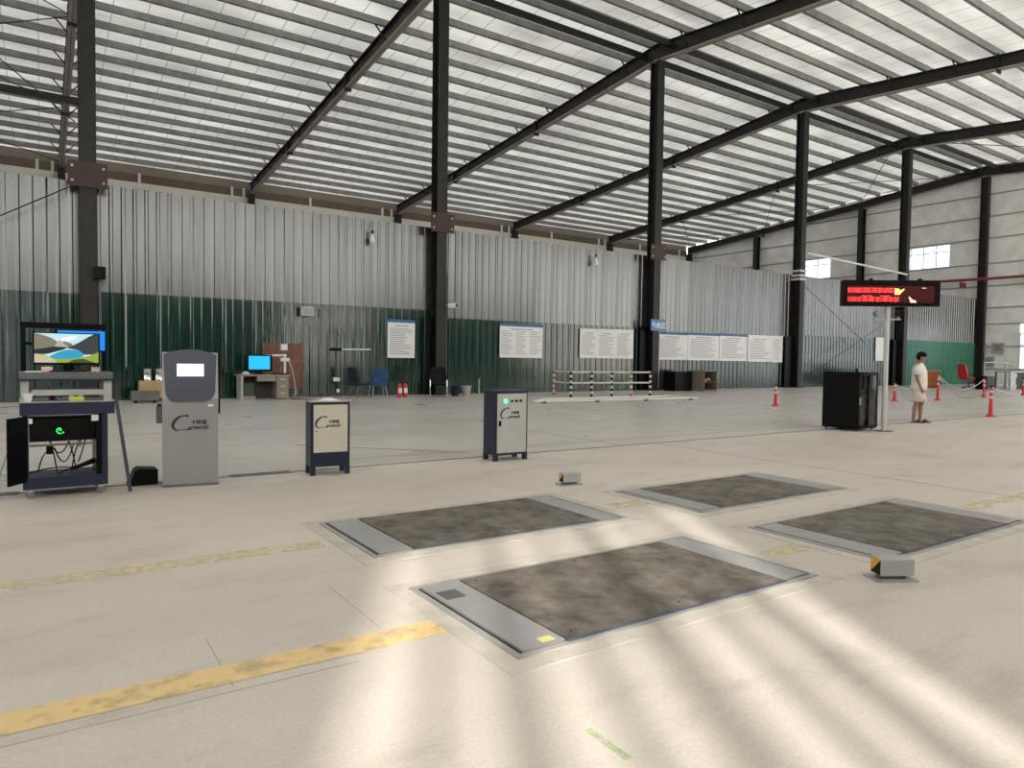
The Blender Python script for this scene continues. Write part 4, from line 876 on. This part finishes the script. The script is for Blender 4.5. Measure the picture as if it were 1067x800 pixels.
P6 = wpost(1066, 412, 0.80, 'red warning post at the right edge of the view')
def chain(a, b, dip, label):
    tag(MB().tube(sag(a, b, dip, 14), 0.016, 6).build('barrier_chain', mat('pale_chain', (0.5, 0.48, 0.47), 0.5)), label, 'chain', 'barrier chains')
chain(P2, (onZ(941, 427).x, onZ(941, 427).y, 0.03), -0.1, 'slack chain dropping from the post left of the person to the floor')
chain(P3, P5, 0.55, 'chain hanging between the tall post and the nearest post')
chain(P4, P3, 0.5, 'chain hanging behind the nearest post, between two farther posts')
chain(P5, P6+Vector((-3.5, -3, 0)), 0.45, 'chain running from the nearest post to the right edge')
chain(P2, P2+Vector((5.0, 2.0, -0.35)), 0.05, 'chain running from the post behind the pole toward the column')

# ------------------------------------------------------------------ far right corner
p = onZ(967, 406); q = onZ(983, 406)
t = thing('orange_cabinet', 'orange-brown wooden sideboard by the bright green wall', 'cabinet', (onY(963, 400, 20.4).x, 20.4, 0))
MB().box(0, 1.9, 0, 0.7, 0.05, 1.0).build('body', ORANGE, t)
for x in (0.05, 0.98): dr = MB().box(x, x+0.87, -0.02, 0, 0.1, 0.95).build('door', ORANGE, t); MB().box(x+0.4, x+0.46, -0.04, -0.02, 0.5, 0.6).build('knob', BLACK, dr)
MB().box(-0.03, 1.93, -0.03, 0.73, 1.0, 1.04).build('top', DESKM, t); MB().box(0.02, 1.88, 0.02, 0.68, 0, 0.05).build('plinth', BLACK, t)
p = onZ(1010, 404)
t = thing('red_chair', 'red high-backed office chair by the dark column at the far right', 'chair', (45.3, 18.9, 0), math.radians(62))
MB().box(-0.36, 0.36, -0.36, 0.34, 0.5, 0.64, 0.03).build('seat', RED, t)
m = MB(); m.loft([[(-0.34, 0.3, 0.6), (0.34, 0.3, 0.6), (0.34, 0.42, 0.6), (-0.34, 0.42, 0.6)], [(-0.36, 0.42, 1.1), (0.36, 0.42, 1.1), (0.36, 0.52, 1.1), (-0.36, 0.52, 1.1)], [(-0.28, 0.5, 1.42), (0.28, 0.5, 1.42), (0.28, 0.56, 1.42), (-0.28, 0.56, 1.42)]]); m.build('backrest', RED, t)
for sx in (-1, 1): MB().tube([(sx*0.38, 0.35, 0.85), (sx*0.40, -0.25, 0.85), (sx*0.38, -0.28, 0.55)], 0.03, 8).build('armrest', BLACK, t)
MB().cyl(0, 0, 0.1, 0.5, 0.04, 10).build('stem', DGREY, t)
for i in range(5):
    a = 2*PI*i/5; MB().bar((0, 0, 0.13), (0.36*math.cos(a), 0.36*math.sin(a), 0.09), 0.05, 0.05).build('foot', DGREY, t); MB().cyl(0.36*math.cos(a), 0.36*math.sin(a), 0, 0.08, 0.04, 10).build('caster', BLACK, t)
t = thing('workbench', 'long grey workbench with dark green cloth side by the gable wall', 'workbench', (46.2, 17.4, 0), -0.1)
MB().box(0.6, 5.2, 0, 0.9, 0.98, 1.05).build('top', LGREY, t); MB().box(0.7, 5.1, 0.05, 0.1, 0.0, 0.98).build('front_panel', mat('dark_green_cloth', (0.03, 0.06, 0.05), 0.8, noise=0.3), t)
for x in (0.62, 5.1):
    for y in (0.05, 0.8): MB().box(x, x+0.07, y, y+0.07, 0, 0.98).build('leg', DGREY, t)
t = thing('tubular_stand', 'tubular grey frame rising behind the workbench', 'stand', (47.2, 18.9, 0))
MB().tube([(0, 0, 0), (0, 0, 1.55), (1.9, -0.4, 1.55), (2.6, -0.6, 1.35)], 0.05, 8).build('frame', LGREY, t); MB().tube([(1.9, -0.4, 1.55), (1.9, -0.4, 0)], 0.05, 8).build('leg', LGREY, t)
p = onZ(1030, 406)
m = MB(); rr = []
for i in range(7):
    s_ = i/6; rr.append([(-0.35+0.03*math.sin(i*3), -0.05, 0.98*(1-s_)+0.08), (0.3+0.04*math.cos(i*2), -0.08-0.05*math.sin(i*1.7), 0.95*(1-s_)+0.06), (0.3, 0.05, 0.98*(1-s_)+0.06), (-0.33, 0.05, 0.98*(1-s_)+0.08)])
tag(m.loft(rr).build('hanging_cloth', mat('pale_cloth', (0.52, 0.53, 0.52), 0.9, noise=0.2), None, (45.0, 16.6, -0.06)), 'pale cloth bundle in front of the workbench', 'cloth')
tag(MB().box(0, 1.1, 0, 0.6, 0, 0.75, 0.05).build('dark_machine', BLACKM, None, (44.3, 17.6, 0)), 'dark machine between the red chair and the workbench', 'machine')
# meter boxes on the gable wall
p = onX(1035, 372, XW-0.1)
for i, (dy, dz, lb) in enumerate(((0.9, 0.6, 'upper left grey meter box on the gable wall'), (-0.3, 0.65, 'upper right grey meter box on the gable wall'), (0.3, -0.35, 'lower grey meter box on the gable wall'))):
    t = thing('meter_box', lb, 'meter box', (XW-0.02, p.y+dy, p.z+dz)); MB().box(-0.2, 0, -0.4, 0.4, -0.38, 0.38).build('case', LGREY, t); MB().box(-0.21, -0.2, -0.25, 0.25, -0.2, 0.25).build('window', GREY, t)
# red sprinkler pipe along the gable wall
t = thing('red_pipe', 'long red pipe running along the gable wall behind the display board', 'pipe', (XW-0.9, 0, 7.65))
MB().tube([(0, 27.2, 0.1), (0, YC-0.6, 0.0), (0, 2.0, 0.0)], 0.10, 8).build('pipe', REDP, t)
for y in (24.6, 20.4, 15, 9): MB().box(-0.05, 0.75, y-0.06, y+0.06, -0.5, -0.1).build('bracket', REDP, t)
# white tube strut between columns
a = onY(855, 266, YC-0.3); b = onY(938, 285, YC-0.3)
tag(MB().tube([(XC[3]+0.25, YC-0.33, a.z), (XC[4]-0.25, YC-0.33, b.z)], 0.06, 8).build('white_strut', WHITE), 'white tube spanning between two columns above the display board', 'tube')
# brace wires
def wire(a, b, label): tag(MB().tube([a, b], 0.018, 6).build('brace_wire', STEEL), label, 'wire', 'brace wires')
a = onY(0, 232, YC-0.3); b = onY(76, 193, YC-0.3); wire((a.x-1.0, a.y, a.z-0.45), b, 'dark cable slanting down left from the column behind the cart')
a = onY(0, 62, YC+0.5); b = onY(78, 127, YC+0.1); wire((a.x-2, a.y, a.z+1.6), b, 'dark brace wire slanting up left from the column behind the cart')
wire((XC[3]+0.2, YC-0.3, 5.6), (XC[3]+6.5, YC-0.3, 2.6), 'thin wire slanting down right from the taped column')
wire((XC[4]-0.3, YC-0.35, 4.9), (XC[3]+0.5, YC-0.35, 0.6), 'thin wire slanting up toward the column behind the display board')
tag(MB().box(XC[-1]+2, XC[0]+0.2, YC+8.9, YC+9.1, 11.05, 11.3).build('tie_beam', STEEL), 'dark horizontal tie beam left of the column behind the cart', 'beam')

# ------------------------------------------------------------------ person
p = onZ(956, 440)
per = thing('person', 'person in white t-shirt and pale shorts standing beyond the display board', 'person', (p.x, p.y, 0), math.radians(-70))
bv, be, br = [], [], []
def node(co, r, parent=None):
    bv.append(co); br.append(r if isinstance(r, tuple) else (r, r)); i = len(bv)-1
    if parent is not None: be.append((parent, i))
    return i
pel = node((0, 0, 0.90), (0.14, 0.11)); sp1 = node((0.0, 0, 1.05), (0.14, 0.10), pel); sp2 = node((0.0, 0, 1.20), (0.155, 0.11), sp1); sp3 = node((-0.01, 0, 1.33), (0.13, 0.095), sp2)
nk = node((0.01, 0, 1.42), 0.055, sp3); hd0 = node((0.035, 0, 1.48), 0.062, nk); hd1 = node((0.055, 0, 1.54), (0.076, 0.085), hd0); hd2 = node((0.055, 0, 1.60), (0.078, 0.09), hd1); hd3 = node((0.045, 0, 1.65), 0.055, hd2)
for s_ in (-1, 1):
    hip = node((0, s_*0.09, 0.86), 0.095, pel); kn = node((0.02+0.045*s_, s_*0.09, 0.48), 0.06, hip); ca = node((-0.01+0.05*s_, s_*0.09, 0.34), 0.057, kn); an = node((-0.02+0.06*s_, s_*0.09, 0.09), 0.036, ca)
    hl = node((-0.03+0.06*s_, s_*0.09, 0.045), 0.036, an); ft = node((0.10+0.06*s_, s_*0.11, 0.035), (0.042, 0.03), hl); toe = node((0.17+0.06*s_, s_*0.115, 0.03), (0.038, 0.022), ft)
    sh_ = node((-0.015, s_*0.17, 1.34), 0.062, sp3); el = node((-0.03, s_*0.215, 1.08), 0.044, sh_); wr_ = node((0.06, s_*0.20, 0.86), 0.030, el); pm_ = node((0.085, s_*0.19, 0.79), (0.022, 0.038), wr_)
    for f in range(4):
        dx = 0.03-0.02*f; f1 = node((0.10+dx*0.9, s_*0.185, 0.74+0.004*abs(f-1)), 0.010, pm_); node((0.105+dx, s_*0.17, 0.70+0.008*abs(f-1)), 0.009, f1)
    th = node((0.125, s_*0.175, 0.78), 0.011, pm_); node((0.14, s_*0.165, 0.745), 0.009, th)
me = bpy.data.meshes.new('body'); me.from_pydata(bv, be, [])
body = link(me, 'body', per); md = body.modifiers.new('skin', 'SKIN'); md.use_smooth_shade = True
for i, sv in enumerate(me.skin_vertices[0].data): sv.radius = br[i]; sv.use_root = (i == 0)
body.modifiers.new('sub', 'SUBSURF').levels = 2; body.modifiers['sub'].render_levels = 2
me.materials.append(SKIN)
def ellip(name, c, r, m_, parent, cut=None, n=18, mrows=12):
    m = MB(); rings = []
    for i in range(1, mrows):
        a = PI*i/mrows; rings.append([(c[0]+r[0]*math.sin(a)*math.cos(2*PI*k/n), c[1]+r[1]*math.sin(a)*math.sin(2*PI*k/n), c[2]+r[2]*math.cos(a)) for k in range(n)])
    if cut is not None: rings = [q for q in rings if q[0][2] > cut]
    m.loft(rings); return m.build(name, m_, parent, smooth=True)
ellip('hair', (0.038, 0, 1.615), (0.108, 0.098, 0.085), HAIR, per, 1.57)
ellip('hair', (-0.005, 0, 1.575), (0.07, 0.09, 0.085), HAIR, per)
ellip('nose', (0.143, 0, 1.555), (0.02, 0.014, 0.022), SKIN, per, n=10, mrows=8)
for s_ in (-1, 1):
    ellip('ear', (0.045, s_*0.088, 1.555), (0.02, 0.01, 0.032), SKIN, per, n=10, mrows=8); ellip('eye', (0.130, s_*0.032, 1.575), (0.008, 0.013, 0.007), BLACK, per, n=10, mrows=6)
ellip('mouth', (0.133, 0, 1.515), (0.008, 0.024, 0.006), mat('lip', (0.25, 0.09, 0.07), 0.5), per, n=10, mrows=6)
def garment(name, rings_, m_, n=20):
    m = MB(); m.loft([[(cx+rx*math.cos(2*PI*k/n), cy+ry*math.sin(2*PI*k/n), z) for k in range(n)] for (cx, cy, z, rx, ry) in rings_], cap=False); o = m.build(name, m_, per, smooth=True)
    so = o.modifiers.new('thick', 'SOLIDIFY'); so.thickness = 0.008; return o
garment('shirt', [(0.0, 0, 0.78, 0.185, 0.215), (0.005, 0, 0.88, 0.175, 0.21), (0.01, 0, 1.02, 0.17, 0.205), (0.005, 0, 1.2, 0.165, 0.21), (-0.005, 0, 1.33, 0.135, 0.215), (-0.005, 0, 1.39, 0.09, 0.15), (0.01, 0, 1.43, 0.068, 0.075)], SHIRT)
for s_ in (-1, 1):
    m = MB(); m.tube([(-0.012, s_*0.155, 1.36), (-0.018, s_*0.19, 1.27), (-0.02, s_*0.215, 1.13)], [0.076, 0.088, 0.096], 16, cap=False); o = m.build('sleeve', SHIRT, per, smooth=True); o.modifiers.new('thick', 'SOLIDIFY').thickness = 0.006
    garment('shorts_leg', [(0.02+0.045*s_, s_*0.095, 0.50, 0.125, 0.11), (0.012, s_*0.092, 0.65, 0.13, 0.115), (0.0, s_*0.085, 0.80, 0.13, 0.11), (0, s_*0.07, 0.90, 0.125, 0.10)], SHORTS)
    m = MB(); m.box(-0.075+0.06*s_, 0.215+0.06*s_, s_*0.107-0.05, s_*0.107+0.05, 0.0, 0.016, 0.006); m.build('sandal_sole', BLACK, per)
    m = MB(); m.tube([(0.10+0.06*s_, s_*0.107-0.048, 0.02), (0.09+0.06*s_, s_*0.107-0.025, 0.07), (0.09+0.06*s_, s_*0.107+0.025, 0.07), (0.10+0.06*s_, s_*0.107+0.048, 0.02)], 0.02, 8); m.build('sandal_strap', BLACK, per)
